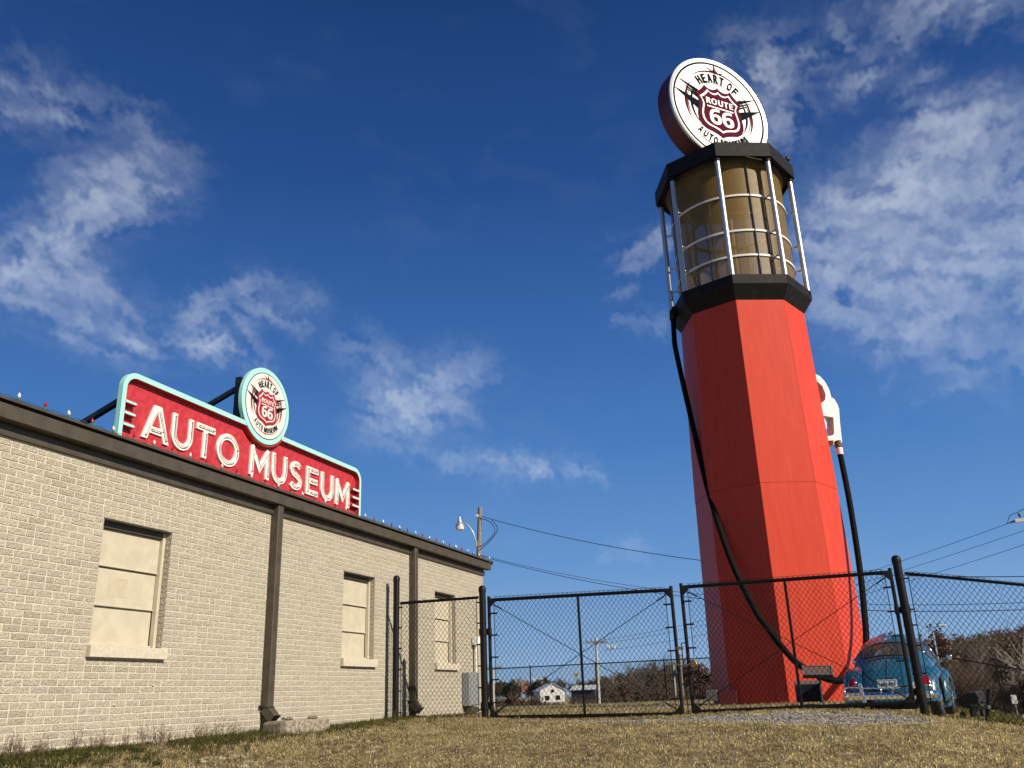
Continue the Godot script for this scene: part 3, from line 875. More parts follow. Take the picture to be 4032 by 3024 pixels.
func roof_sign() -> void:
	var t := thing("roof_sign", "red rooftop sign with turquoise border, white neon letters and a round emblem on top", "sign", P(-7.4, 2.9, 10.0))
	mat.sign_red = tri_mat(Color(1, 1, 1), noise_tex(41, 0.012, [lin(0.36, 0.022, 0.03), lin(0.46, 0.033, 0.042)], [0.3, 0.7], 5), 1.2, 0.5)
	mat.sign_edge = mk(lin(0.30, 0.02, 0.015), 0.55)
	mat.turquoise = mk(lin(0.33, 0.66, 0.60), 0.5)
	mat.sign_white = mk(lin(0.80, 0.77, 0.70), 0.45)
	mat.face_white = tri_mat(Color(1, 1, 1), noise_tex(42, 0.02, [lin(0.60, 0.60, 0.56), lin(0.70, 0.70, 0.66)], [0.3, 0.7], 5), 1.5, 0.5)
	mat.emblem_red = mk(lin(0.30, 0.018, 0.032), 0.85)
	mat.emblem_black = mk(lin(0.008, 0.009, 0.011), 0.85)
	mat.emblem_red.metallic_specular = 0.15
	mat.emblem_black.metallic_specular = 0.15
	mat.neon = mk(lin(0.50, 0.49, 0.45), 0.1)
	mat.electrode = mk(lin(0.36, 0.16, 0.07), 0.6)
	var F := func(X: float, k := 1.0) -> Transform3D: return Transform3D(Basis(Vector3(0, 0, -k), Vector3(0, k, 0), Vector3(1, 0, 0)), P(X, 0, 0))
	# panel
	var b := MB.new()
	var top := 3.70
	var poly := PackedVector2Array([Vector2(7.31, 2.83), Vector2(12.69, 2.83)])
	for q in arc(12.49, top - 0.2, 0.2, 0.2, 0, 90, 8): poly.append(q)
	for q in arc(7.51, top - 0.2, 0.2, 0.2, 90, 180, 8): poly.append(q)
	b.prism(poly, F.call(-7.335), 0.025)
	put("panel", b, mat.sign_red, t)
	# raised border: turquoise face on red sides, left and right of the emblem
	var kf := 7.255 / 7.305
	for side in 2:
		var o := []
		var n := []
		if side == 0:
			o = [Vector2(7.30, 2.83)] + arc(7.51, 3.50, 0.21, 0.21, 180, 90, 12) + [Vector2(9.58, 3.71)]
			n = [Vector2(7.36, 2.83)] + arc(7.51, 3.50, 0.15, 0.147, 180, 90, 12) + [Vector2(9.58, 3.647)]
		else:
			o = [Vector2(10.39, 3.71)] + arc(12.49, 3.50, 0.21, 0.21, 90, 0, 12) + [Vector2(12.70, 2.83)]
			n = [Vector2(10.39, 3.647)] + arc(12.49, 3.50, 0.155, 0.147, 90, 0, 12) + [Vector2(12.645, 2.83)]
		b = MB.new()
		b.band(o, n, F.call(-7.255, kf), 0.065)
		var bo := put("border", b, mat.turquoise, t)
		var o2 := []
		var n2 := []
		for i in o.size():
			var m: Vector2 = (o[i] + n[i]) * 0.5
			o2.append(m + (n[i] - m) * 0.99); n2.append(m + (n[i] - m) * 1.14)
		b = MB.new()
		b.band(o2, n2, F.call(-7.258, kf), 0.076)
		put("border_sides", b, mat.sign_edge, bo)
		# short speed bars
		for i in 3:
			var y := 3.342 - i * 0.134
			b = MB.new()
			var s := 1.0 if side == 0 else -1.0
			var x0 := 7.355 if side == 0 else 12.65
			var L := 0.185 if side == 0 else 0.215
			var bp := PackedVector2Array([Vector2(x0, y - 0.014), Vector2(x0 + s * (L - 0.014), y - 0.014), Vector2(x0 + s * L, y), Vector2(x0 + s * (L - 0.014), y + 0.014), Vector2(x0, y + 0.014)])
			b.prism(bp, F.call(-7.255, kf), 0.004)
			var sb := put("speed_bar", b, mat.turquoise if side == 0 else mat.sign_white, t)
			b = MB.new()
			b.box(P(-7.297, (y - 0.001) * kf, (x0 + s * L * 0.52) * kf), Vector3(0.074, 0.04, L * 1.0))
			put("bar_sides", b, mat.sign_edge, sb)
	# letters with neon tubes standing off them
	var lets := [["A", 7.665, 0.44], ["U", 8.143, 0.378], ["T", 8.578, 0.356], ["O", 8.985, 0.456], ["M", 9.69, 0.44], ["U", 10.19, 0.372], ["S", 10.625, 0.345], ["E", 11.07, 0.325], ["U", 11.47, 0.372], ["M", 11.905, 0.43]]
	var hw := 0.041
	var h := 0.43
	for q in lets:
		b = MB.new()
		var lines := letter_lines(q[0], q[2], h, hw)
		var tb := MB.new()
		var eb := MB.new()
		var li := 0
		for ln in lines:
			var pts := []
			for p in ln: pts.append(p + Vector2(q[1], 2.995))
			var fr: Transform3D = F.call(-7.308 - 0.002 * (li % 2))
			if q[0] == "O":
				var oo := []
				var nn := []
				for p in ln:
					var c := Vector2(q[2] / 2, h / 2)
					var dd: Vector2 = (p - c).normalized() * hw
					oo.append(p + dd + Vector2(q[1], 2.995)); nn.append(p - dd + Vector2(q[1], 2.995))
				b.band(oo, nn, fr, 0.025)
			elif q[0] == "A" and li == 0:
				var full := Geometry2D.offset_polyline(PackedVector2Array([pts[0] + (pts[0] - pts[1]) * 0.2, pts[1], pts[2], pts[3] + (pts[3] - pts[2]) * 0.2]), hw, Geometry2D.JOIN_MITER, Geometry2D.END_BUTT)
				var clip := PackedVector2Array([Vector2(q[1] - 0.2, 2.995), Vector2(q[1] + 0.7, 2.995), Vector2(q[1] + 0.7, 2.995 + h), Vector2(q[1] - 0.2, 2.995 + h)])
				for po in Geometry2D.intersect_polygons(full[0], clip): b.prism(po, fr, 0.025)
			else:
				stroke(b, pts, hw, fr, 0.025)
			# tube along the middle, drawn in from the ends
			var path := []
			var m: int = pts.size()
			for i in m:
				var p2: Vector2 = pts[i]
				if i == 0: p2 = p2.lerp(pts[1], minf(0.9, 0.04 / maxf(0.001, pts[0].distance_to(pts[1]))))
				elif i == m - 1: p2 = p2.lerp(pts[m - 2], minf(0.9, 0.04 / maxf(0.001, pts[m - 1].distance_to(pts[m - 2]))))
				if q[0] == "A" and li == 0: p2.y = minf(p2.y, 2.995 + h - 0.06)
				path.append(P(-7.284, p2.y, p2.x))
			tb.tube(path, 0.0075, 6, q[0] == "O")
			for e in [0, path.size() - 1]:
				eb.rod(path[e] + Vector3(-0.024, 0, 0), path[e] + Vector3(0.004, 0, 0), 0.009, 6)
			# clips
			for i in path.size() - 1:
				var a: Vector3 = path[i]
				var c2: Vector3 = path[i + 1]
				if a.distance_to(c2) > 0.12:
					for k in [0.3, 0.7]:
						var s2: Vector3 = a.lerp(c2, k)
						eb.rod(s2 + Vector3(-0.024, 0, 0), s2, 0.004, 5)
			li += 1
		var lo := put("letter", b, mat.sign_white, t)
		lo.set_meta("label", "white letter %s outlined by a neon tube" % q[0])
		put("neon_tube", tb, mat.neon, lo)
		put("tube_support", eb, mat.electrode, lo)
	# emblem disc
	var cd := 9.972
	var cy := 4.046
	b = MB.new()
	var ck := 7.245 / 7.305
	b.lathe(P(-7.245, cy * ck, cd * ck), Vector3.RIGHT, [[0.0, -0.065], [0.55, -0.065], [0.553, -0.06], [0.553, -0.004], [0.549, 0.0], [0.0, 0.0]], 64)
	var disc := put("round_badge", b, mat.turquoise, t)
	var fr2 := Transform3D(Basis(Vector3(0, 0, -1), Vector3.UP, Vector3(1, 0, 0)), P(-7.245, cy * ck, cd * ck))
	b = MB.new()
	b.lathe(fr2.origin, Vector3.RIGHT, [[0.483, 0.0], [0.483, 0.002], [0.0, 0.002]], 64)
	put("badge_ring", b, mat.emblem_black, disc)
	b = MB.new()
	b.lathe(fr2.origin, Vector3.RIGHT, [[0.471, 0.0], [0.471, 0.004], [0.0, 0.004]], 64)
	put("badge_face", b, mat.face_white, disc)
	emblem(disc, Transform3D(fr2.basis, fr2.origin + Vector3(0.004, 0, 0)), 0.528, 0.0022, mat.emblem_red, mat.emblem_black, mat.face_white)
	# red edge under the emblem where the border dips round it
	b = MB.new()
	var oo := arc(cd, cy, 0.553, 0.553, 212, 328, 28)
	var nn := arc(cd, cy, 0.59, 0.59, 212, 328, 28)
	b.band(nn, oo, F.call(-7.262, 7.262 / 7.305), 0.075)
	put("border_dip", b, mat.sign_edge, t)
	# steel braces back to the roof
	b = MB.new()
	b.box(P(-7.46, 3.2, 7.46), Vector3(0.06, 0.85, 0.06))
	b.box(P(-7.44, 3.6, 9.52), Vector3(0.09, 1.5, 0.09))
	b.box(P(-7.46, 3.2, 12.6), Vector3(0.06, 0.95, 0.06))
	b.box(P(-7.40, 3.2, 10.0), Vector3(0.05, 0.06, 5.3))
	put("post", b, mat.black, t)
	for q in [[7.46, 3.42, 7.46], [9.52, 4.22, 9.52]]:
		b = MB.new()
		var a := P(-7.42, q[1], q[0])
		var c := P(-7.42 - (q[1] - 2.86) * 2.6, 2.86, q[2])
		var dr := (c - a)
		b.box((a + c) * 0.5, Vector3(0.06, 0.06, dr.length()), Basis.looking_at(dr.normalized()))
		put("brace", b, mat.black, t)

# ---------- the giant gas pump ----------
const TX := -1.613
const TD := 25.0

func tv(i: float, R: float, y: float) -> Vector3:
	var a := deg_to_rad(1.646 + (i - 2.0) * 45.0)
	return P(TX + R * sin(a), y, TD - R * cos(a))

func catmull(p: Array, n: int) -> Array:
	var o := []
	for i in p.size() - 1:
		var a: Vector3 = p[maxi(i - 1, 0)]
		var b: Vector3 = p[i]
		var c: Vector3 = p[i + 1]
		var d: Vector3 = p[mini(i + 2, p.size() - 1)]
		for k in n:
			o.append(b.cubic_interpolate(c, a, d, float(k) / n))
	o.append(p[p.size() - 1])
	return o

func even(p: Array, step: float) -> Array:
	var o := [p[0]]
	var acc := 0.0
	for i in range(1, p.size()):
		var a: Vector3 = p[i - 1]
		var L := a.distance_to(p[i])
		while acc + L >= step:
			var k := (step - acc) / L
			a = a.lerp(p[i], k)
			o.append(a)
			L = a.distance_to(p[i])
			acc = 0.0
		acc += L
	return o

func gas_pump() -> void:
	var t := thing("giant_gas_pump", "tower shaped like a vintage red gas pump with a round white emblem on top", "gas pump tower", P(TX, -0.37, TD))
	var rt := noise_tex(51, 0.02, [lin(0.50, 0.050, 0.027), lin(0.53, 0.056, 0.030), lin(0.548, 0.068, 0.039)], [0.2, 0.55, 0.92], 5)
	mat.pump_red = mk(Color(1, 1, 1), 0.42)
	mat.pump_red.albedo_texture = rt
	mat.pump_red.uv1_triplanar = true
	mat.pump_red.uv1_world_triplanar = true
	mat.pump_red.uv1_scale = Vector3(0.8, 0.07, 0.8)
	mat.pump_red.metallic_specular = 0.24
	mat.pump_black = tri_mat(Color(1, 1, 1), noise_tex(52, 0.02, [lin(0.006, 0.006, 0.0055), lin(0.017, 0.016, 0.014)], [0.3, 0.8], 5), 0.5, 0.6)
	mat.pump_black.metallic_specular = 0.3
	mat.pump_maroon = mk(lin(0.085, 0.008, 0.012), 0.45)
	mat.emblem_maroon = mk(lin(0.085, 0.012, 0.026), 0.9)
	mat.emblem_navy = mk(lin(0.008, 0.011, 0.017), 0.9)
	mat.emblem_maroon.metallic_specular = 0.1
	mat.emblem_navy.metallic_specular = 0.1
	mat.globe_white = tri_mat(Color(1, 1, 1), noise_tex(53, 0.012, [lin(0.72, 0.72, 0.67), lin(0.80, 0.80, 0.75)], [0.3, 0.7], 4), 0.4, 0.45)
	mat.silver = mk(lin(0.36, 0.37, 0.39), 0.32, 0.8)
	mat.amber = mk(lin(0.21, 0.132, 0.032, 0.64), 0.42)
	mat.amber.metallic_specular = 0.42
	mat.amber.normal_enabled = true
	mat.amber.normal_texture = bump(57, 0.06, 6.0)
	mat.amber.normal_scale = 0.5
	mat.amber.uv1_triplanar = true
	mat.amber.uv1_world_triplanar = true
	mat.amber.transparency = BaseMaterial3D.TRANSPARENCY_ALPHA
	mat.amber.albedo_texture = null
	mat.ring_white = tri_mat(Color(1, 1, 1), noise_tex(54, 0.06, [lin(0.22, 0.13, 0.08), lin(0.62, 0.6, 0.55), lin(0.72, 0.71, 0.68)], [0.1, 0.3, 0.8], 4), 1.5, 0.5)
	mat.hose = mk(lin(0.006, 0.006, 0.006), 0.75)
	mat.hose.metallic_specular = 0.2
	# core and facing panels
	var b := MB.new()
	for i in 8:
		b.quad(tv(i, 1.97, -0.5), tv(i + 1, 1.97, -0.5), tv(i + 1, 1.765, 10.3), tv(i, 1.765, 10.3), (tv(i + 0.5, 2, 0) - tv(i + 0.5, 1, 0)).normalized())
	var sh := put("shaft", b, mat.pump_maroon, t)
	for lvl in 2:
		for i in 8:
			var y0 := -0.37 if lvl == 0 else 5.011
			var y1 := 5.005 if lvl == 0 else 10.27
			var r0 := 2.0 if lvl == 0 else 1.924
			var r1 := 1.916 if lvl == 0 else 1.795
			var a := tv(i, r0, y0); var c := tv(i + 1, r0, y0); var d := tv(i + 1, r1, y1); var e := tv(i, r1, y1)
			var tg := (c - a).normalized()
			a += tg * 0.004; e += tg * 0.004; c -= tg * 0.004; d -= tg * 0.004
			var nn := tg.cross(e - a).normalized()
			var outd := (tv(i + 0.5, 2, 0) - tv(i + 0.5, 1, 0)).normalized()
			if nn.dot(outd) < 0: nn = -nn
			b = MB.new()
			b.quad(a, c, d, e, nn)
			var bk := -nn * 0.02
			b.quad(a, a + bk, e + bk, e, -tg)
			b.quad(c, c + bk, d + bk, d, tg)
			b.quad(a, c, c + bk, a + bk, Vector3.DOWN)
			b.quad(e, d, d + bk, e + bk, Vector3.UP)
			put("panel", b, mat.pump_red, sh)
	# footing
	b = MB.new()
	for i in 8: b.face([tv(i, 2.14, -0.36), tv(i + 1, 2.14, -0.36), P(TX, -0.36, TD)], P(TX, -1, TD))
	for i in 8: b.face([tv(i, 2.14, -0.36), tv(i + 1, 2.14, -0.36), tv(i + 1, 2.16, -0.6), tv(i, 2.16, -0.6)], P(TX, -0.45, TD))
	put("footing", b, mat.concrete, t)
	# black belt with its sloping underside
	b = MB.new()
	for i in 8:
		b.face([tv(i, 2.07, 10.656), tv(i + 1, 2.07, 10.656), tv(i + 1, 2.072, 10.932), tv(i, 2.072, 10.932)], P(TX, 10.8, TD))
		b.face([tv(i, 1.80, 10.262), tv(i + 1, 1.80, 10.262), tv(i + 1, 2.07, 10.654), tv(i, 2.07, 10.654)], P(TX, 10.8, TD))
		b.face([tv(i, 2.072, 10.932), tv(i + 1, 2.072, 10.932), P(TX, 10.934, TD)], P(TX, 10, TD))
	var belt := put("belt", b, mat.pump_black, t)
	b = MB.new()
	for i in 8:
		var a := tv(i, 2.075, 10.70); var c := tv(i, 2.075, 10.93)
		b.rod(a, c, 0.008, 5)
		b.rod(tv(i, 1.80, 10.27), tv(i, 2.072, 10.66), 0.008, 5)
	put("corner_strip", b, mat.pump_black, belt)
	# see-through amber drum, bands, inner frame
	b = MB.new()
	b.lathe(P(TX, 0, TD), Vector3.UP, [[1.715, 10.935], [1.715, 14.77]], 72)
	var drum := put("amber_drum", b, mat.amber, t)
	for k in 4:
		var a := deg_to_rad(28.0 + k * 90.0)
		var x := TX + 1.74 * sin(a)
		var d := TD - 1.74 * cos(a)
		b = MB.new()
		b.box(P(x, 12.85, d), Vector3(0.05, 3.8, 0.03), Basis(Vector3.UP, -a))
		put("seam_strip", b, mat.bronze, drum)
	for y in [13.6, 12.44, 11.64]:
		b = MB.new()
		b.lathe(P(TX, y, TD), Vector3.UP, [[1.728, -0.03], [1.752, -0.03], [1.752, 0.03], [1.728, 0.03], [1.728, -0.03]], 72)
		put("hoop", b, mat.ring_white, t)
	b = MB.new()
	b.lathe(P(TX, 0, TD), Vector3.UP, [[0.22, 10.93], [0.22, 14.77]], 16)
	for k in 4:
		var a := deg_to_rad(70.0 + 90.0 * k)
		b.rod(P(TX + 1.2 * sin(a), 10.93, TD - 1.2 * cos(a)), P(TX + 1.2 * sin(a), 14.77, TD - 1.2 * cos(a)), 0.05, 8)
	for y in [11.9, 13.3]:
		b.lathe(P(TX, y, TD), Vector3.UP, [[1.25, -0.04], [1.25, 0.04], [1.17, 0.04], [1.17, -0.04], [1.25, -0.04]], 32)
	put("inner_frame", b, mat.bronze, t)
	# eight posts round the drum
	for i in 8:
		b = MB.new()
		b.rod(tv(i, 1.99, 10.93), tv(i, 1.99, 14.70), 0.076, 14)
		var po := put("post", b, mat.galv, t)
		b = MB.new()
		b.rod(tv(i, 1.99, 14.66), tv(i, 1.99, 14.78), 0.10, 12)
		put("collar", b, mat.pump_black, po)
		for y in [13.6, 12.44, 11.64]:
			b = MB.new()
			b.rod(tv(i, 1.75, y), tv(i, 1.93, y), 0.026, 6)
			put("stay", b, mat.galv, po)
	# cap
	b = MB.new()
	for i in 8:
		b.face([tv(i, 2.148, 14.771), tv(i + 1, 2.148, 14.771), tv(i + 1, 2.148, 15.238), tv(i, 2.148, 15.238)], P(TX, 15, TD))
		b.face([tv(i, 2.148, 15.238), tv(i + 1, 2.148, 15.238), P(TX, 15.3, TD)], P(TX, 14, TD))
		b.face([tv(i, 2.148, 14.771), tv(i + 1, 2.148, 14.771), tv(i + 1, 2.10, 14.772), tv(i, 2.10, 14.772)], P(TX, 15, TD))
		b.face([tv(i, 2.10, 14.772), tv(i + 1, 2.10, 14.772), tv(i + 1, 2.10, 14.85), tv(i, 2.10, 14.85)], P(TX, 14.8, TD + 0.0))
		b.face([tv(i, 2.10, 14.85), tv(i + 1, 2.10, 14.85), P(TX, 14.85, TD)], P(TX, 15.2, TD))
	var cap := put("cap", b, mat.pump_black, t)
	b = MB.new()
	b.lathe(P(TX, 0, TD), Vector3.UP, [[1.80, 14.855], [1.80, 14.70], [1.70, 14.70], [1.70, 14.855]], 48)
	put("drum_head", b, mat.bronze, cap)
	b = MB.new()
	b.rod(tv(2.55, 1.95, 14.78), tv(2.95, 1.86, 14.80), 0.012, 5)
	put("loose_rod", b, mat.ring_white, cap)
	# round emblem on a neck
	var az := deg_to_rad(45.557)
	var nz := Vector3(sin(az), 0, cos(az))
	var nx := Vector3(cos(az), 0, -sin(az))
	var ctr := P(TX, 17.669, TD)
	b = MB.new()
	b.box(P(TX, 15.55, TD), Vector3(1.1, 0.9, 0.5), Basis(nx, Vector3.UP, nz))
	put("neck", b, mat.pump_black, t)
	b = MB.new()
	b.lathe(ctr, nz, [[0.0, -0.333], [1.93, -0.333], [1.93, 0.27]], 96)
	var globe := put("emblem_drum", b, mat.pump_maroon, t)
	b = MB.new()
	b.lathe(ctr, nz, [[1.932, 0.26], [1.947, 0.27], [1.947, 0.325], [1.935, 0.338], [1.84, 0.322]], 96)
	put("retaining_rim", b, mat.silver, globe)
	b = MB.new()
	b.lathe(ctr, nz, [[1.86, 0.32], [0.0, 0.32]], 96)
	put("emblem_face", b, mat.globe_white, globe)
	var fr := Transform3D(Basis(nx, Vector3.UP, nz), ctr + nz * 0.32)
	b = MB.new()
	b.band(arc(0, 0, 1.80, 1.80, 0, 360, 96), arc(0, 0, 1.735, 1.735, 0, 360, 96), Transform3D(fr.basis, fr.origin + nz * 0.006), 0.005)
	put("emblem_border", b, mat.emblem_navy, globe)
	b = MB.new()
	b.box(ctr + nz * 0.3205, Vector3(0.007, 3.5, 0.004), fr.basis)
	put("face_joint", b, mat.gray_box, globe)
	emblem(globe, fr, 1.947, 0.006, mat.emblem_maroon, mat.emblem_navy, mat.globe_white)
	# hose from the belt, sagging to the ground and up to the nozzle
	var hp := []
	for q in [[-0.1438, 0.437, 24.3], [-0.1452, 0.41, 24.5], [-0.1448, 0.3878, 24.45], [-0.136, 0.3046, 24.2], [-0.1254, 0.2152, 23.75], [-0.1099, 0.1366, 23.15], [-0.0903, 0.0801, 22.7], [-0.0808, 0.0623, 22.58], [-0.0567, 0.0257, 22.4], [-0.031, 0.0083, 22.4], [-0.0098, 0.0048, 22.55], [0.007, 0.012, 23.0], [0.0155, 0.040, 23.8], [0.0185, 0.0684, 24.3], [0.0213, 0.1158, 24.7], [0.0222, 0.1841, 25.0], [0.0208, 0.2395, 25.3]]:
		hp.append(P(q[0] * q[2], q[1] * q[2], q[2]))
	var path := even(catmull(hp, 14), 0.022)
	var rad := []
	for i in path.size(): rad.append(0.081 if i % 2 == 0 else 0.073)
	b = MB.new()
	b.tube(path, rad, 10)
	var hose := put("hose", b, mat.hose, t)
	b = MB.new()
	b.lathe(hp[0] + Vector3(0, 0.02, 0), Vector3(0.1, 1, 0.1), [[0.1, -0.18], [0.11, -0.1], [0.11, 0.1], [0.06, 0.16]], 12)
	b.box(hp[0] + Vector3(0.12, 0.16, -0.12), Vector3(0.26, 0.2, 0.3))
	put("hose_fitting", b, mat.pump_black, hose)
	# nozzle
	var na := deg_to_rad(45.0)
	var n2 := Vector3(sin(na), 0, cos(na))
	var nf := Transform3D(Basis(Vector3(cos(na), 0, -sin(na)), Vector3.UP, n2), P(0.35, 0, 25.2))
	var poly := PackedVector2Array()
	for q in [[-0.5, 8.42], [-0.18, 8.38], [-0.02, 8.33], [0.13, 8.19], [0.24, 7.98], [0.28, 7.73], [0.38, 7.69], [0.46, 7.55], [0.5, 7.41], [0.45, 7.04], [0.42, 6.68], [0.405, 6.43], [0.36, 6.37], [0.11, 6.32], [0.06, 6.31], [0.09, 6.44], [-0.1, 6.42], [-0.5, 6.41], [-0.5, 6.52], [-0.09, 6.54], [0.1, 6.59], [0.16, 6.64], [0.23, 7.13], [0.11, 7.13], [-0.09, 7.14], [-0.5, 7.16], [-0.55, 7.45], [-0.15, 7.48], [0.03, 7.63], [0.08, 7.8], [0.01, 8.04], [-0.18, 8.18], [-0.45, 8.21], [-0.7, 8.08], [-0.78, 8.2]]:
		poly.append(Vector2(q[0], q[1]))
	b = MB.new()
	b.prism(poly, nf, 0.22)
	mat.nozzle = tri_mat(Color(1, 1, 1), noise_tex(55, 0.025, [lin(0.52, 0.51, 0.46), lin(0.74, 0.73, 0.68)], [0.25, 0.6], 5), 1.2, 0.4)
	var nzl := put("nozzle", b, mat.nozzle, t)
	b = MB.new()
	b.prism(PackedVector2Array([Vector2(-0.2, 7.145), Vector2(-0.10, 7.12), Vector2(-0.04, 7.05), Vector2(-0.01, 6.93), Vector2(-0.035, 6.8), Vector2(-0.1, 6.7), Vector2(-0.2, 6.75), Vector2(-0.24, 7.0)]), Transform3D(nf.basis, nf.origin - n2 * 0.05), 0.1)
	put("trigger", b, mat.nozzle, nzl)
	b = MB.new()
	var hb: Vector3 = hp[hp.size() - 1]
	b.lathe(hb + Vector3(0, 0.08, 0), Vector3.UP, [[0.088, -0.12], [0.092, -0.1], [0.092, 0.06], [0.085, 0.08]], 14)
	put("ferrule", b, mat.white, nzl)
	b = MB.new()
	b.lathe(hb + Vector3(0, 0.16, 0), Vector3.UP, [[0.09, 0.0], [0.105, 0.02], [0.105, 0.08], [0.08, 0.1], [0.08, 0.2]], 14)
	put("coupling", b, mat.rust, nzl)
	# small camera on the cap's right edge
	var cm := thing("security_camera", "small dark camera clamped on the right edge of the tower's black cap", "camera", tv(4.0, 2.02, 15.24))
	b = MB.new()
	var cp := tv(3.85, 2.02, 15.33)
	b.cbox(cp, Vector3(0.14, 0.13, 0.2), 0.02, Basis(Vector3.UP, 0.6))
	put("housing", b, mat.pump_black, cm)
	b = MB.new()
	b.box(cp + Vector3(0, -0.09, 0), Vector3(0.05, 0.1, 0.05))
	put("mount", b, mat.pump_black, cm)

# ---------- chain-link fences and gates ----------
const FA := 1.4731   # direction of the gate line from straight ahead, radians

func FP(s: float, y: float) -> Vector3:   # a point s metres along the gate line
	return P(WX + s * sin(FA), y, 13.45 + s * cos(FA))

# woven wire between two upright edges; lower and upper edge given at both ends
func mesh_wire(b: MB, a0: Vector3, a1: Vector3, b0: Vector3, b1: Vector3, pitch: float, r: float, loops := true) -> void:
	var along := Vector3(b0.x - a0.x, 0, b0.z - a0.z)
	var L := along.length()
	along /= L
	var nrm := along.cross(Vector3.UP)
	var n := int(L / (pitch * 0.5))
	var hp := L / n
	var vp := pitch * 1.33
	for i in n:
		var s0 := i * hp
		var k0 := (s0 + hp * 0.5) / L
		var ya := lerpf(a0.y, b0.y, k0)
		var yb := lerpf(a1.y, b1.y, k0)
		var base := a0 + along * (s0 + hp * 0.5)
		# zigzag: half a pitch to the left and right; neighbours hook where they meet
		var m := int((yb - ya + vp * 0.5) / (vp * 0.5)) + 1
		var last := Vector3.ZERO
		for j in m + 1:
			var side := 1.0 if (j + i) % 2 == 0 else -1.0
			var y := minf(ya + j * vp * 0.5, yb + (0.028 if loops else 0.0))
			var q := Vector3(base.x, y, base.z) + along * side * hp * 0.5 + nrm * r * 1.1 * side * (1.0 if i % 2 == 0 else -1.0)
			if j > 0: wire(b, last, q, r)
			last = q

func wire(b: MB, p: Vector3, q: Vector3, r: float) -> void:
	var t := (q - p).normalized()
	var x := t.cross(Vector3(0.3, 0.2, 0.9)).normalized()
	var y := t.cross(x)
	var o := []
	for k in 3:
		var a := TAU * k / 3.0
		o.append((x * cos(a) + y * sin(a)))
	for k in 3:
		var l := (k + 1) % 3
		b.quads(p + o[k] * r, p + o[l] * r, q + o[l] * r, q + o[k] * r, o[k], o[l], o[l], o[k])

func post_cap(b: MB, p: Vector3, r: float) -> void:
	b.lathe(p, Vector3.UP, [[r * 1.12, -0.05], [r * 1.12, 0.0], [r * 1.0, r * 0.55], [r * 0.62, r * 0.95], [0.0, r * 1.08]], 16)

func corner_plate(b: MB, p: Vector3, ax: Vector3, ay: Vector3) -> void:
	var n := ax.cross(ay).normalized() * 0.008
	b.face([p + n, p + ax * 0.12 + n, p + ax * 0.12 + ay * 0.03 + n, p + ax * 0.03 + ay * 0.12 + n, p + ay * 0.12 + n], p)
	b.face([p - n, p + ax * 0.12 - n, p + ax * 0.12 + ay * 0.03 - n, p + ax * 0.03 + ay * 0.12 - n, p + ay * 0.12 - n], p)

func gate_leaf(t: Node3D, s0: float, s1: float, bl: float, br: float, tl: float, tr: float, sm: float, hinge_left: bool) -> void:
	var b := MB.new()
	var r := 0.0275
	b.rod(FP(s0, bl - 0.02), FP(s0, tl + 0.06), r, 10)
	var stl := put("upright", b, mat.fence, t)
	b = MB.new()
	b.rod(FP(s1, br - 0.02), FP(s1, tr + 0.06), r, 10)
	var str := put("upright", b, mat.fence, t)
	b = MB.new()
	b.rod(FP(s0, tl), FP(s1, tr), r, 10)
	put("top_rail", b, mat.fence, t)
	b = MB.new()
	b.rod(FP(s0, bl), FP(s1, br), r, 10)
	put("bottom_rail", b, mat.fence, t)
	var k := (sm - s0) / (s1 - s0)
	b = MB.new()
	b.rod(FP(sm, lerpf(bl, br, k)), FP(sm, lerpf(tl, tr, k)), 0.021, 8)
	put("middle_upright", b, mat.fence, t)
	# wire fabric laid on the near side
	b = MB.new()
	var off := Vector3(-cos(FA), 0, sin(FA)) * 0.0
	var nr := Vector3(cos(FA), 0, sin(FA)) * 0.034
	mesh_wire(b, FP(s0 + 0.09, bl - 0.01) + nr, FP(s0 + 0.09, tl + 0.02) + nr, FP(s1 - 0.09, br - 0.01) + nr, FP(s1 - 0.09, tr + 0.02) + nr, 0.0735, 0.0033)
	put("wire_mesh", b, mat.wire, t)
	# tension bars and their clips
	for e in [[s0 + 0.09, bl, tl, 1.0, stl], [s1 - 0.09, br, tr, -1.0, str]]:
		b = MB.new()
		b.rod(FP(e[0], e[1] + 0.02) + nr, FP(e[0], e[2] - 0.02) + nr, 0.006, 5)
		for q in 5:
			var y: float = lerpf(e[1], e[2], 0.12 + q * 0.19)
			b.box(FP(e[0] - 0.03 * e[3], y) + nr * 0.5, Vector3(0.15, 0.022, 0.062), Basis(Vector3.UP, PI / 2 - FA))
		put("tension_bar", b, mat.fence, e[4])
	# corner plates and truss rods
	b = MB.new()
	var ax := (FP(1, 0) - FP(0, 0))
	corner_plate(b, FP(s0, tl) + nr, ax, Vector3.DOWN)
	corner_plate(b, FP(s1, tr) + nr, -ax, Vector3.DOWN)
	corner_plate(b, FP(s0, bl) + nr, ax, Vector3.UP)
	corner_plate(b, FP(s1, br) + nr, -ax, Vector3.UP)
	put("corner_plate", b, mat.fence, t)
	for q in [[FP(s0 + 0.06, tl - 0.06), FP(s1 - 0.06, br + 0.06)], [FP(s0 + 0.06, bl + 0.06), FP(s1 - 0.06, tr - 0.06)]]:
		b = MB.new()
		b.rod(q[0] + nr * 1.4, q[1] + nr * 1.4, 0.0058, 6)
		var dr: Vector3 = (q[1] - q[0]).normalized()
		b.rod(q[0] + nr * 1.4 + dr * 0.04, q[0] + nr * 1.4 + dr * 0.2, 0.012, 6)
		b.rod(q[1] + nr * 1.4 - dr * 0.2, q[1] + nr * 1.4 - dr * 0.04, 0.012, 6)
		put("truss_rod", b, mat.fence, t)

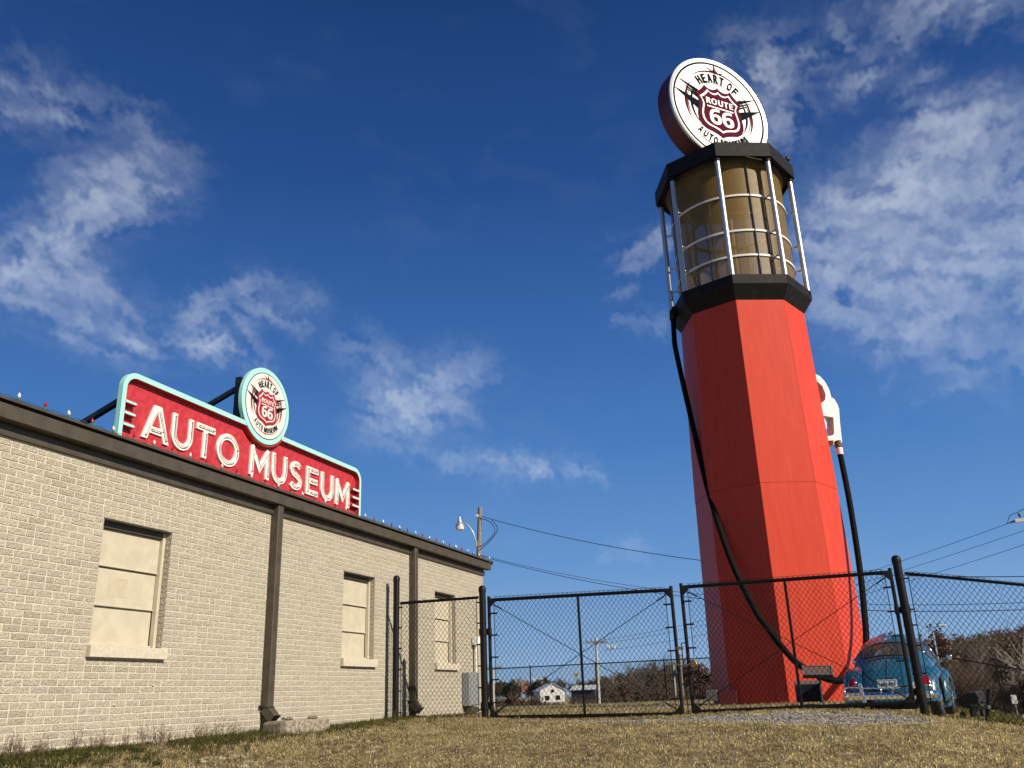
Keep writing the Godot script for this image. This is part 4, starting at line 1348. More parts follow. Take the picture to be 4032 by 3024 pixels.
func fences() -> void:
	# short panel between the wall and the first gate post
	var t := thing("short_fence", "short black chain-link fence between two capped posts beside the brick wall", "fence", FP(0.95, -0.28))
	for q in [[0.20, 1.97, -0.3, 0.052], [1.705, 1.70, -0.32, 0.055]]:
		var b := MB.new()
		b.rod(FP(q[0], q[2]), FP(q[0], q[1]), q[3], 14)
		post_cap(b, FP(q[0], q[1]), q[3])
		var po := put("post", b, mat.fence, t)
		b = MB.new()
		for i in 6:
			var y: float = -0.16 + i * 0.33
			b.lathe(FP(q[0], y), Vector3.UP, [[q[3] + 0.001, -0.012], [q[3] + 0.005, -0.011], [q[3] + 0.005, 0.011], [q[3] + 0.001, 0.012]], 14)
			var sd := 1.0 if q[0] < 1.0 else -1.0
			b.box(FP(q[0] + sd * 0.075, y), Vector3(0.06, 0.022, 0.012), Basis(Vector3.UP, PI / 2 - FA))
		put("band", b, mat.fence, po)
	var b := MB.new()
	b.rod(FP(0.27, 1.555), FP(1.635, 1.568), 0.022, 10)
	put("top_rail", b, mat.fence, t)
	b = MB.new()
	var nr := Vector3(cos(FA), 0, sin(FA)) * 0.03
	mesh_wire(b, FP(0.29, -0.27) + nr, FP(0.29, 1.55) + nr, FP(1.62, -0.29) + nr, FP(1.62, 1.565) + nr, 0.0735, 0.0031)
	put("wire_mesh", b, mat.wire, t)
	for s in [0.30, 1.61]:
		b = MB.new()
		b.rod(FP(s, -0.27) + nr, FP(s, 1.55) + nr, 0.006, 5)
		put("tension_bar", b, mat.fence, t)
	# the two gate leaves
	t = thing("gate_leaf", "left leaf of the black chain-link double gate, next to the building", "gate", FP(3.3, -0.3))
	gate_leaf(t, 1.815, 4.765, -0.275, -0.315, 1.515, 1.492, 3.29, true)
	hinges(t, 1.705, 1.815, [1.02, -0.1])
	t = thing("gate_leaf", "right leaf of the black chain-link double gate, in front of the red tower", "gate", FP(6.4, -0.3))
	gate_leaf(t, 4.925, 7.975, -0.29, -0.262, 1.522, 1.545, 6.47, false)
	hinges(t, 8.085, 7.975, [1.0, -0.12])
	# drop rod standing in the gap, on the left leaf
	var dr := thing("drop_rod", "thin bent drop rod standing in the gap between the gate leaves", "gate latch", FP(4.84, -0.4))
	b = MB.new()
	b.tube(catmull([FP(4.848, -0.43), FP(4.846, 0.3), FP(4.842, 0.66), FP(4.845, 0.685), FP(4.87, 0.695), FP(4.93, 0.69)], 6), 0.0085, 6)
	put("rod", b, mat.fence, dr)
	b = MB.new()
	b.box(FP(4.80, 0.62), Vector3(0.13, 0.045, 0.05), Basis(Vector3.UP, PI / 2 - FA))
	put("guide", b, mat.rust, dr)
	# chain and padlock
	var ch := thing("gate_chain", "rusty chain looped round both gate uprights to hold them shut", "chain", FP(4.85, 0.38))
	var cp := catmull([FP(4.69, 0.42) + nr, FP(4.76, 0.385) + nr * 1.6, FP(4.85, 0.355) + nr * 1.9, FP(4.93, 0.38) + nr * 1.8, FP(5.0, 0.455) + nr * 1.3], 8)
	cp = even(cp, 0.021)
	for i in cp.size() - 1:
		b = MB.new()
		var d: Vector3 = (cp[i + 1] - cp[i]).normalized()
		var sidev := d.cross(Vector3.UP).normalized()
		if i % 2 == 1: sidev = d.cross(sidev)
		var ln := []
		for k in 11:
			var a := TAU * k / 10.0
			ln.append((cp[i] + cp[i + 1]) * 0.5 + d * cos(a) * 0.018 + sidev * sin(a) * 0.011)
		b.tube(ln, 0.004, 5, true)
		put("link", b, mat.rust, ch)
	var pl := thing("padlock", "brass padlock hanging from the chain on the right gate leaf", "padlock", FP(5.02, 0.38))
	b = MB.new()
	b.cbox(FP(5.022, 0.395) + nr * 1.5, Vector3(0.05, 0.062, 0.026), 0.006, Basis(Vector3(0, 0, 1), 0.35))
	put("lock_body", b, mk(lin(0.22, 0.15, 0.06), 0.4, 0.6), pl)
	b = MB.new()
	b.tube(arc3(FP(5.0, 0.435) + nr * 1.5, 0.02, 0.035), 0.004, 6)
	put("shackle", b, mat.galv, pl)
	b = MB.new()
	b.tube(arc3(FP(5.026, 0.325) + nr * 1.4, 0.016, 0.03, true), 0.004, 6, true)
	put("key_ring", b, mat.rust, pl)
	# right-hand fence, running on down the slope
	t = thing("chain_link_fence", "tall black chain-link fence sloping downhill from the thick post right of the car", "fence", P(0.82, -0.45, 14.24))
	b = MB.new()
	b.rod(P(0.835, -0.55, 14.245), P(0.822, 1.72, 14.24), 0.0605, 16)
	post_cap(b, P(0.822, 1.72, 14.24), 0.0605)
	var pc := put("post", b, mat.fence, t)
	b = MB.new()
	for y in [-0.22, 0.12, 0.5, 0.78, 1.0, 1.44]:
		var hgt := 0.05 if y == 1.0 or y == -0.22 else 0.013
		b.lathe(P(0.828, y, 14.242), Vector3.UP, [[0.061, -hgt], [0.067, -hgt], [0.067, hgt], [0.061, hgt]], 16)
		b.box(P(0.918, y, 14.242), Vector3(0.07, 0.02, 0.012))
	put("band", b, mat.fence, pc)
	b = MB.new()
	b.rod(P(0.90, 1.515, 14.24), P(4.3, 0.885, 14.30), 0.0225, 10)
	put("top_rail", b, mat.fence, t)
	b = MB.new()
	var nz := Vector3(0, 0, 0.03)
	mesh_wire(b, P(0.94, -0.475, 14.24) + nz, P(0.94, 1.52, 14.24) + nz, P(2.1, -0.65, 14.26) + nz, P(2.1, 1.30, 14.26) + nz, 0.0735, 0.0033)
	mesh_wire(b, P(2.1, -0.65, 14.26) + nz, P(2.1, 1.30, 14.26) + nz, P(4.3, -1.03, 14.3) + nz, P(4.3, 0.9, 14.3) + nz, 0.0735, 0.0033)
	put("wire_mesh", b, mat.wire, t)
	b = MB.new()
	b.rod(P(0.94, -0.47, 14.24) + nz, P(0.94, 1.50, 14.24) + nz, 0.007, 5)
	put("tension_bar", b, mat.fence, t)
	b = MB.new()
	b.rod(P(4.25, -1.2, 14.3), P(4.25, 0.95, 14.3), 0.03, 10)
	put("line_post", b, mat.fence, t)
	# back fences, seen through the gates
	t = thing("back_fence", "distant black chain-link fence across the grass behind the gates, left of the tower", "fence", P(-11.0, -0.45, 40.0))
	b = MB.new()
	b.rod(P(-20.2, 1.30, 40.0), P(-4.6, 1.325, 40.0), 0.024, 8)
	put("top_rail", b, mat.fence, t)
	for i in 6:
		var x := -20.1 + 3.1 * i - 0.05
		b = MB.new()
		b.rod(P(x, gy(x, 40.0) - 0.05, 40.0), P(x, 1.38, 40.0), 0.03, 8)
		put("post", b, mat.fence, t)
	b = MB.new()
	mesh_wire(b, P(-20.2, -0.43, 39.97), P(-20.2, 1.3, 39.97), P(-4.6, -0.43, 39.97), P(-4.6, 1.32, 39.97), 0.0735, 0.003, false)
	put("wire_mesh", b, mat.wire, t)
	t = thing("side_fence", "distant chain-link fence with a sloping rail, right of the blue car", "fence", P(5.0, -1.3, 38.0))
	b = MB.new()
	b.rod(P(2.5, 1.05, 38.0), P(8.6, -0.35, 38.0), 0.024, 8)
	put("top_rail", b, mat.fence, t)
	for q in [[4.91, 0.50], [7.9, -0.19], [2.55, 1.04]]:
		b = MB.new()
		b.rod(P(q[0], gy(q[0], 38.0) - 0.1, 38.0), P(q[0], q[1], 38.0), 0.03, 8)
		put("post", b, mat.fence, t)
	b = MB.new()
	mesh_wire(b, P(2.5, -0.75, 37.97), P(2.5, 1.05, 37.97), P(8.6, -1.85, 37.97), P(8.6, -0.35, 37.97), 0.0735, 0.003, false)
	put("wire_mesh", b, mat.wire, t)

func arc3(c: Vector3, rx: float, ry: float, full := false) -> Array:
	var o := []
	for i in 13:
		var a := (TAU if full else PI) * i / 12.0
		o.append(c + Vector3(cos(a) * rx, sin(a) * ry, 0))
	return o

func hinges(t: Node3D, sp: float, sg: float, ys: Array) -> void:
	for y in ys:
		var b := MB.new()
		b.lathe(FP(sp, y), Vector3.UP, [[0.062, -0.05], [0.07, -0.05], [0.07, 0.05], [0.062, 0.05]], 14)
		b.box(FP((sp + sg) / 2, y), Vector3(absf(sg - sp), 0.07, 0.03), Basis(Vector3.UP, PI / 2 - FA))
		b.lathe(FP(sg, y), Vector3.UP, [[0.029, -0.055], [0.036, -0.055], [0.036, 0.055], [0.029, 0.055]], 12)
		put("hinge", b, mat.fence, t)

# ---------- the blue car ----------
const CTOP := [[0.06, 0.30], [0.10, 0.43], [0.15, 0.53], [0.24, 0.665], [0.40, 0.82], [0.58, 0.945], [0.72, 1.03], [0.90, 1.145], [1.12, 1.272], [1.35, 1.37], [1.6, 1.427], [1.85, 1.445], [2.1, 1.432], [2.35, 1.385], [2.55, 1.31], [2.75, 1.15], [2.95, 0.99], [3.3, 0.91], [3.6, 0.80], [3.85, 0.63], [3.97, 0.45], [4.0, 0.34]]
const CWID := [[0.06, 0.24], [0.10, 0.32], [0.16, 0.40], [0.3, 0.485], [0.5, 0.56], [0.75, 0.61], [1.0, 0.645], [1.4, 0.668], [2.5, 0.668], [2.9, 0.62], [3.3, 0.50], [3.7, 0.38], [4.0, 0.22]]
const CE := 2.45
var car_fr := Transform3D()

func smooth_piece(t: Array, x: float) -> float:   # monotone-ish cubic through the table
	var n := t.size()
	if x <= t[0][0]: return t[0][1]
	if x >= t[n - 1][0]: return t[n - 1][1]
	for i in n - 1:
		if x <= t[i + 1][0]:
			var x0: float = t[i][0]; var x1: float = t[i + 1][0]
			var y0: float = t[i][1]; var y1: float = t[i + 1][1]
			var h := x1 - x0
			var m0: float = (y1 - t[maxi(i - 1, 0)][1]) / maxf(1e-6, x1 - t[maxi(i - 1, 0)][0])
			var m1: float = (t[mini(i + 2, n - 1)][1] - y0) / maxf(1e-6, t[mini(i + 2, n - 1)][0] - x0)
			var k := (x - x0) / h
			return (2 * k * k * k - 3 * k * k + 1) * y0 + (k * k * k - 2 * k * k + k) * h * m0 + (-2 * k * k * k + 3 * k * k) * y1 + (k * k * k - k * k) * h * m1
	return 0.0

func ctop(s: float) -> float: return smooth_piece(CTOP, s)
func cwid(s: float) -> float: return smooth_piece(CWID, s)
func cbelt(s: float) -> float: return minf(0.70, 0.28 + (ctop(s) - 0.28) * 0.45)

func cpt(s: float, u: float, side: float) -> Vector3:   # body shell: u 0 at the top, 0.72 at the belt, 1 at the sill
	var w := cwid(s)
	var yt := ctop(s)
	var yb := cbelt(s)
	if u < 0.72:
		var a := (1.0 - u / 0.72) * PI / 2
		return Vector3(side * w * pow(cos(a), 2.0 / CE), yb + (yt - yb) * pow(sin(a), 2.0 / CE), s)
	var k := (u - 0.72) / 0.28
	return Vector3(side * w * (1.0 - 0.05 * k * k), lerpf(yb, lerpf(0.335, 0.27, ss(0.3, 0.9, s)), k), s)

func on_top(x: float, s: float) -> Vector3:
	var yb := cbelt(s)
	return Vector3(x, yb + (ctop(s) - yb) * pow(maxf(0.0, 1.0 - pow(absf(x) / cwid(s), CE)), 1.0 / CE), s)

func on_side(y: float, s: float, side: float) -> Vector3:
	var yb := cbelt(s)
	return Vector3(side * cwid(s) * pow(maxf(0.0, 1.0 - pow(maxf(0.0, y - yb) / (ctop(s) - yb), CE)), 1.0 / CE), y, s)

func CW(p: Vector3) -> Vector3:   # car metres (right, up, forward) to the world
	return car_fr * Vector3(p.x, p.y, -p.z)

const CWIN := [["rear_window", 0, 0.925, 0.185, 0.0, 0.43, 3.2], ["windscreen", 0, 2.75, 0.165, 0.0, 0.52, 4.0], ["quarter_window", 1, 1.42, 0.33, 1.125, 0.14, 2.6], ["door_window", 1, 2.14, 0.345, 1.12, 0.145, 3.0]]

func car_window(p: Vector3) -> int:
	for i in CWIN.size():
		var w = CWIN[i]
		if w[1] == 0:
			if p.y > 0.92 and pow(absf(p.z - w[2]) / w[3], w[6]) + pow(absf(p.x) / w[5], w[6]) < 1.0: return i
		elif absf(p.x) > 0.36 and pow(absf(p.z - w[2]) / w[3], w[6]) + pow(absf(p.y - w[4]) / w[5], w[6]) < 1.0: return i
	return -1

func beetle() -> void:
	var ang := deg_to_rad(9.0)
	var gyc := -0.585
	car_fr = Transform3D(Basis(Vector3.UP, -ang), P(0.46, gyc, 16.36))
	var t := thing("parked_car", "rounded blue vintage car seen from behind, parked on the grass right of the red tower", "car", P(0.46, gyc, 16.36))
	mat.car_blue = mk(lin(0.012, 0.085, 0.15), 0.34)
	mat.car_blue.clearcoat_enabled = true
	mat.car_blue.clearcoat = 0.8
	mat.car_blue.clearcoat_roughness = 0.06
	mat.car_glass = mk(Color(0.30, 0.30, 0.29, 0.55), 0.03)
	mat.car_glass.transparency = BaseMaterial3D.TRANSPARENCY_ALPHA
	mat.car_red = mk(lin(0.25, 0.006, 0.012), 0.12)
	mat.seat = mk(lin(0.13, 0.115, 0.10), 0.8)
	mat.car_dark = mk(lin(0.01, 0.01, 0.011), 0.7)
	# shell and panes on one grid
	var shell := MB.new()
	var panes := [MB.new(), MB.new(), MB.new(), MB.new()]
	var ns := 130
	var nu := 64
	for side in [-1.0, 1.0]:
		var g := []
		for i in ns + 1:
			var s := 0.06 + 3.94 * pow(float(i) / ns, 1.12)
			var row := []
			for j in nu + 1: row.append(cpt(s, float(j) / nu, side))
			g.append(row)
		var nn := []
		for i in ns + 1:
			var row := []
			for j in nu + 1:
				var a: Vector3 = g[mini(i + 1, ns)][j] - g[maxi(i - 1, 0)][j]
				var b: Vector3 = g[i][mini(j + 1, nu)] - g[i][maxi(j - 1, 0)]
				if j == 0: b = Vector3(side, 0, 0)
				var q := a.cross(b).normalized()
				if q.dot(g[i][j] - Vector3(0, 0.5, clampf(g[i][j].z, 0.8, 3.2))) < 0: q = -q
				row.append((car_fr.basis * Vector3(q.x, q.y, -q.z)).normalized())
			nn.append(row)
		for i in ns:
			for j in nu:
				var m: Vector3 = (g[i][j] + g[i + 1][j + 1] + g[i + 1][j] + g[i][j + 1]) * 0.25
				var wi := car_window(m)
				var b: MB = shell if wi < 0 else panes[wi]
				b.quads(CW(g[i][j]), CW(g[i + 1][j]), CW(g[i + 1][j + 1]), CW(g[i][j + 1]), nn[i][j], nn[i + 1][j], nn[i + 1][j + 1], nn[i][j + 1])
	var body := put("body", shell, mat.car_blue, t)
	for i in 4:
		var pane := put(CWIN[i][0], panes[i], mat.car_glass, t)
		for side in ([1.0] if CWIN[i][1] == 0 else [-1.0, 1.0]):
			var w = CWIN[i]
			var lo := []
			for k in 49:
				var a := TAU * k / 48.0
				var ca := signf(cos(a)) * pow(absf(cos(a)), 2.0 / w[6])
				var sa := signf(sin(a)) * pow(absf(sin(a)), 2.0 / w[6])
				var p: Vector3
				if w[1] == 0: p = on_top(ca * w[5], w[2] + sa * w[3])
				else: p = on_side(w[4] + sa * w[5], w[2] + ca * w[3], side)
				lo.append(CW(p))
			var b := MB.new()
			b.tube(lo, 0.017, 7, true)
			put("window_seal", b, mat.rubber, pane)
			b = MB.new()
			var lo2 := []
			for q in lo: lo2.append(q + (q - CW(Vector3(0, 0.9, w[2]))).normalized() * 0.013)
			b.tube(lo2, 0.0065, 6, true)
			put("window_trim", b, mat.chrome if w[1] == 1 else mat.rubber, pane)
	# seams: engine lid, doors
	var lid := []
	for k in 41:
		var a := PI * k / 40.0 + PI
		var x := cos(a) * -0.395
		var s := 0.60 + (sin(a) * 0.44 if sin(a) < 0 else 0.0)
		lid.append(CW(on_top(x, maxf(0.155, s)) + Vector3(0, 0.001, -0.002)))
	var b := MB.new()
	b.tube(lid, 0.006, 5)
	var top := []
	for k in 21:
		var x := lerpf(-0.395, 0.395, k / 20.0)
		top.append(CW(on_top(x, 0.60 + 0.06 * (1.0 - pow(x / 0.395, 2.0))) + Vector3(0, 0.001, -0.002)))
	b.tube(top, 0.006, 5)
	var el := put("engine_lid_seam", b, mat.car_dark, body)
	b = MB.new()
	var ridge := []
	for k in 16:
		var s := lerpf(0.20, 0.60, k / 15.0)
		ridge.append(CW(on_top(0.0, s) + Vector3(0, 0.002, -0.003)))
	b.tube(ridge, 0.009, 6)
	put("lid_crease", b, mat.car_blue, body)
	for side in [-1.0, 1.0]:
		b = MB.new()
		for s0 in [1.80, 2.52]:
			var ln := []
			for k in 20: ln.append(CW(on_side(lerpf(0.30, 1.28, k / 19.0), s0 + (0.05 * pow(k / 19.0, 2.0) if s0 < 2 else -0.05 * pow(k / 19.0, 3.0)), side)))
			b.tube(ln, 0.005, 5)
		put("door_seam", b, mat.car_dark, body)
		b = MB.new()
		var ml := []
		for k in 30: ml.append(CW(on_side(0.80, lerpf(0.75, 3.4, k / 29.0), side)))
		b.tube(ml, 0.008, 6)
		put("side_moulding", b, mat.chrome, body)
	# air slots under the rear window
	for i in 22:
		var x := lerpf(-0.36, 0.36, i / 21.0)
		var bow := 1.0 - pow(x / 0.44, 2.0)
		b = MB.new()
		var s0 := 0.635 + 0.035 * bow
		b.rod(CW(on_top(x, s0) + Vector3(0, 0.002, -0.004)), CW(on_top(x, s0 + 0.05) + Vector3(0, 0.002, -0.004)), 0.007, 6)
		put("air_slot", b, mat.car_dark, body)
	# fenders
	for q in [[0.79, -1.0, -6.0, 182.0, 0.57], [0.79, 1.0, -6.0, 182.0, 0.57], [3.22, -1.0, -8.0, 200.0, 0.55], [3.22, 1.0, -8.0, 200.0, 0.55]]:
		b = MB.new()
		var g := []
		var n := 44
		var mm := 16
		for i in n + 1:
			var th := deg_to_rad(lerpf(q[2], q[3], float(i) / n))
			var row := []
			for j in mm + 1:
				var v := float(j) / mm
				var r: float
				var x: float
				if v < 0.85:
					var a := v / 0.85 * PI / 2
					r = 0.375 + (q[4] - 0.375) * pow(cos(a), 0.75)
					x = 0.44 + 0.335 * pow(sin(a), 0.85)
				else:
					var k := (v - 0.85) / 0.15
					r = 0.375 - 0.02 * k
					x = 0.775 - 0.03 * k
				var ks := 1.05 if q[0] < 1.0 else 1.08
				var sh: float = x - 0.06 * maxf(0.0, -cos(th)) * 0.6 - (0.03 if q[0] > 2 else 0.0)
				row.append(Vector3(q[1] * sh, 0.315 + r * sin(th), q[0] + r * cos(th) * ks * (1.0 if cos(th) > 0 or q[0] > 2 else 1.04)))
			g.append(row)
		for i in n:
			for j in mm:
				var nv := []
				for e in [[i, j], [i + 1, j], [i + 1, j + 1], [i, j + 1]]:
					var a: Vector3 = g[mini(e[0] + 1, n)][e[1]] - g[maxi(e[0] - 1, 0)][e[1]]
					var c: Vector3 = g[e[0]][mini(e[1] + 1, mm)] - g[e[0]][maxi(e[1] - 1, 0)]
					var w := a.cross(c).normalized()
					var pc: Vector3 = g[e[0]][e[1]]
					if w.dot(pc - Vector3(q[1] * 0.45, 0.3, q[0])) < 0: w = -w
					nv.append((car_fr.basis * Vector3(w.x, w.y, -w.z)).normalized())
				b.quads(CW(g[i][j]), CW(g[i + 1][j]), CW(g[i + 1][j + 1]), CW(g[i][j + 1]), nv[0], nv[1], nv[2], nv[3])
		put("fender", b, mat.car_blue, t)
	for side in [-1.0, 1.0]:
		# running board
		b = MB.new()
		b.cbox(CW(Vector3(side * 0.66, 0.285, 2.0)), Vector3(0.17, 0.035, 1.5), 0.01, car_fr.basis)
		put("running_board", b, mat.rubber, t)
		# tail lamp on the rear fender
		b = MB.new()
		var nz := (car_fr.basis * Vector3(side * 0.28, 0.42, 0.86)).normalized()
		var lc := CW(Vector3(side * 0.575, 0.60, 0.285))
		oval(b, lc, nz, 0.075, 0.115, 0.0, 0.03)
		var lm := put("tail_lamp", b, mat.chrome, t)
		b = MB.new()
		oval(b, lc + nz * 0.012, nz, 0.062, 0.10, 0.0, 0.034)
		put("lens", b, mat.car_red, lm)
		# overrider with its tube loops
		b = MB.new()
		b.cbox(CW(Vector3(side * 0.385, 0.455, -0.065)), Vector3(0.058, 0.33, 0.05), 0.018, car_fr.basis * Basis(Vector3(0, 0, 1), side * -0.10))
		put("overrider", b, mat.chrome, t)
		b = MB.new()
		var lp := []
		for e in [[0.39, 0.535, -0.07], [0.5, 0.545, -0.06], [0.60, 0.545, -0.03], [0.655, 0.53, 0.0], [0.672, 0.495, 0.01], [0.655, 0.46, 0.0], [0.60, 0.45, -0.03], [0.5, 0.45, -0.06], [0.39, 0.445, -0.07]]:
			lp.append(CW(Vector3(side * e[0], e[1], e[2])))
		b.tube(catmull(lp, 5), 0.014, 8)
		lp = []
		for e in [[0.385, 0.525, -0.075], [0.28, 0.53, -0.085], [0.14, 0.52, -0.085], [0.095, 0.49, -0.085], [0.085, 0.44, -0.08]]:
			lp.append(CW(Vector3(side * e[0], e[1], e[2])))
		b.tube(catmull(lp, 5), 0.014, 8)
		put("bumper_tube", b, mat.chrome, t)
		# mirror and door handle
		b = MB.new()
		b.rod(CW(Vector3(side * 0.64, 0.96, 2.5)), CW(Vector3(side * 0.79, 1.0, 2.5)), 0.008, 6)
		oval(b, CW(Vector3(side * 0.83, 1.01, 2.49)), car_fr.basis * Vector3(0, 0, 1), 0.055, 0.055, -0.02, 0.015)
		b.rod(CW(Vector3(side * 0.685, 0.84, 1.9)), CW(Vector3(side * 0.69, 0.84, 2.03)), 0.012, 6)
		put("side_mirror", b, mat.chrome, t)
	# bumper blade
	b = MB.new()
	var bp := [[-0.70, 0.16], [-0.665, 0.06], [-0.58, -0.005], [-0.4, -0.045], [-0.2, -0.062], [0.0, -0.068], [0.2, -0.062], [0.4, -0.045], [0.58, -0.005], [0.665, 0.06], [0.70, 0.16]]
	var bl := []
	for e in bp: bl.append(Vector3(e[0], 0.40, e[1]))
	bl = catmull(bl, 6)
	var prof := [[-0.058, 0.0], [-0.045, 0.022], [-0.015, 0.03], [0.015, 0.03], [0.045, 0.022], [0.058, 0.0]]
	for i in bl.size() - 1:
		for j in prof.size() - 1:
			var c := []
			var nv := []
			for e in [[i, j], [i + 1, j], [i + 1, j + 1], [i, j + 1]]:
				var tg: Vector3 = bl[mini(e[0] + 1, bl.size() - 1)] - bl[maxi(e[0] - 1, 0)]
				var o := Vector3(tg.z, 0, -tg.x).normalized()
				if o.z > 0 and absf(tg.x) > absf(tg.z): o = -o
				if o.dot(Vector3(bl[e[0]].x, 0, -0.6)) < 0: o = -o
				var pf = prof[e[1]]
				c.append(CW(bl[e[0]] + o * pf[1] + Vector3(0, pf[0], 0)))
				var dy: float = prof[mini(e[1] + 1, 5)][0] - prof[maxi(e[1] - 1, 0)][0]
				var dn: float = prof[mini(e[1] + 1, 5)][1] - prof[maxi(e[1] - 1, 0)][1]
				var w := (o * dy - Vector3(0, dn, 0)).normalized()
				nv.append((car_fr.basis * Vector3(w.x, w.y, -w.z)).normalized())
			b.quads(c[0], c[1], c[2], c[3], nv[0], nv[1], nv[2], nv[3])
	put("bumper", b, mat.chrome, t)
	# number plate, its lamp and the script on the lid
	b = MB.new()
	var pz := car_fr.basis * Vector3(0, 0.16, 0.987).normalized()
	var px := car_fr.basis * Vector3(1, 0, 0)
	var pb := Basis(px, pz.cross(px), pz)
	var pc := CW(Vector3(0.0, 0.575, 0.095))
	b.cbox(pc, Vector3(0.305, 0.152, 0.006), 0.002, pb)
	var pl := put("number_plate", b, mk(lin(0.60, 0.68, 0.68), 0.4), t)
	b = MB.new()
	b.text("LHD 851", fnt(true), Transform3D(pb, pc + pz * 0.006), 0.25, 0.062, 0.002)
	put("plate_lettering", b, mk(lin(0.01, 0.015, 0.04), 0.5), pl)
	b = MB.new()
	b.box(pc + pz * 0.0035 + pb.y * 0.058, Vector3(0.29, 0.02, 0.0012), pb)
	b.box(pc + pz * 0.0035 - pb.y * 0.062, Vector3(0.29, 0.014, 0.0012), pb)
	put("plate_stripe", b, mk(lin(0.22, 0.36, 0.40), 0.5), pl)
	b = MB.new()
	var lh := []
	for k in 9: lh.append(CW(on_top(lerpf(-0.1, 0.1, k / 8.0), 0.235) + Vector3(0, 0.012, -0.03)))
	b.tube(lh, [0.005, 0.022, 0.03, 0.034, 0.035, 0.034, 0.03, 0.022, 0.005], 8)
	put("plate_lamp", b, mat.car_blue, t)
	b = MB.new()
	var ec := on_top(-0.275, 0.40)
	var e1 := on_top(-0.275, 0.42); var e0 := on_top(-0.275, 0.38)
	var tu := (e1 - e0).normalized()
	var tr := (on_top(-0.255, 0.40) - on_top(-0.295, 0.40)).normalized()
	var wz := (car_fr.basis * Vector3(tr.x, tr.y, -tr.z)).cross(car_fr.basis * Vector3(tu.x, tu.y, -tu.z)).normalized()
	var eb := Basis(car_fr.basis * Vector3(tr.x, tr.y, -tr.z), wz.cross(car_fr.basis * Vector3(tr.x, tr.y, -tr.z)), wz) * Basis(Vector3(0, 0, 1), 0.30)
	b.text("BEETLES", fnt(true), Transform3D(eb, CW(ec) + wz * 0.008), 0.19, 0.034, 0.006)
	put("lid_lettering", b, mat.chrome, t)
	# wheels
	for q in [[0.79, -0.635], [0.79, 0.635], [3.22, -0.635], [3.22, 0.635]]:
		b = MB.new()
		var ax := car_fr.basis * Vector3(signf(q[1]), 0, 0)
		b.lathe(CW(Vector3(q[1], 0.315, q[0])), ax, [[0.19, -0.075], [0.28, -0.085], [0.31, -0.06], [0.318, -0.03], [0.318, 0.03], [0.31, 0.06], [0.28, 0.085], [0.20, 0.07]], 32)
		var wh := put("wheel", b, mat.rubber, t)
		b = MB.new()
		b.lathe(CW(Vector3(q[1], 0.315, q[0])), ax, [[0.20, 0.07], [0.17, 0.05], [0.11, 0.06], [0.105, 0.085], [0.06, 0.10], [0.0, 0.103]], 24)
		put("hub", b, mat.chrome, wh)
	# underside, exhaust
	b = MB.new()
	b.box(CW(Vector3(0, 0.26, 2.0)), Vector3(1.1, 0.06, 3.3), car_fr.basis)
	b.box(CW(Vector3(0, 0.25, 0.5)), Vector3(0.7, 0.14, 0.5), car_fr.basis)
	put("floor_pan", b, mat.car_dark, t)
	b = MB.new()
	for x in [-0.18, 0.18]: b.tube([CW(Vector3(x, 0.235, 0.45)), CW(Vector3(x, 0.23, 0.02))], 0.02, 10, false, false)
	put("exhaust_pipe", b, mat.chrome, t)
	# inside
	b = MB.new()
	b.cbox(CW(Vector3(0, 0.74, 1.12)), Vector3(1.05, 0.45, 0.14), 0.05, car_fr.basis * Basis(Vector3(1, 0, 0), 0.2))
	b.cbox(CW(Vector3(0, 0.52, 1.4)), Vector3(1.05, 0.16, 0.5), 0.05, car_fr.basis)
	put("rear_seat", b, mat.seat, t)
	for x in [-0.29, 0.29]:
		b = MB.new()
		b.cbox(CW(Vector3(x, 0.78, 1.98)), Vector3(0.46, 0.56, 0.13), 0.06, car_fr.basis * Basis(Vector3(1, 0, 0), 0.22))
		b.cbox(CW(Vector3(x, 0.5, 2.2)), Vector3(0.46, 0.14, 0.48), 0.05, car_fr.basis)
		put("front_seat", b, mat.seat, t)
	b = MB.new()
	b.cbox(CW(Vector3(0, 0.90, 2.82)), Vector3(1.05, 0.22, 0.14), 0.03, car_fr.basis)
	put("dashboard", b, mat.car_dark, t)
	b = MB.new()
	var sw := []
	for k in 25: sw.append(CW(Vector3(-0.30 + 0.19 * cos(TAU * k / 24.0), 0.95 + 0.17 * sin(TAU * k / 24.0), 2.55 - 0.07 * sin(TAU * k / 24.0))))
	b.tube(sw, 0.012, 6, true)
	put("steering_wheel", b, mat.car_dark, t)
	b = MB.new()
	b.cbox(CW(Vector3(0.0, 1.235, 2.5)), Vector3(0.2, 0.05, 0.02), 0.01, car_fr.basis)
	put("inside_mirror", b, mat.chrome, t)

func oval(b: MB, c: Vector3, nz: Vector3, rx: float, ry: float, z0: float, dome: float) -> void:   # domed oval plate
	var x := Vector3.UP.cross(nz).normalized()
	var y := nz.cross(x)
	var n := 24
	var pr := [[1.0, -0.03], [1.0, 0.0], [0.94, dome * 0.4], [0.75, dome * 0.72], [0.45, dome * 0.93], [0.0, dome]]
	for i in pr.size() - 1:
		for k in n:
			var a := TAU * k / n
			var e := TAU * (k + 1) / n
			var f := func(q, th): return c + (x * cos(th) * rx + y * sin(th) * ry) * q[0] + nz * (z0 + q[1])
			var g := func(th, i2):
				var sl: float = [0.05, 0.15, 0.55, 0.8, 0.93, 1.0][i2]
				return ((x * cos(th) + y * sin(th)) * (1.0 - sl) + nz * sl).normalized()
			b.quads(f.call(pr[i], a), f.call(pr[i], e), f.call(pr[i + 1], e), f.call(pr[i + 1], a), g.call(a, i), g.call(e, i), g.call(e, i + 1), g.call(a, i + 1))

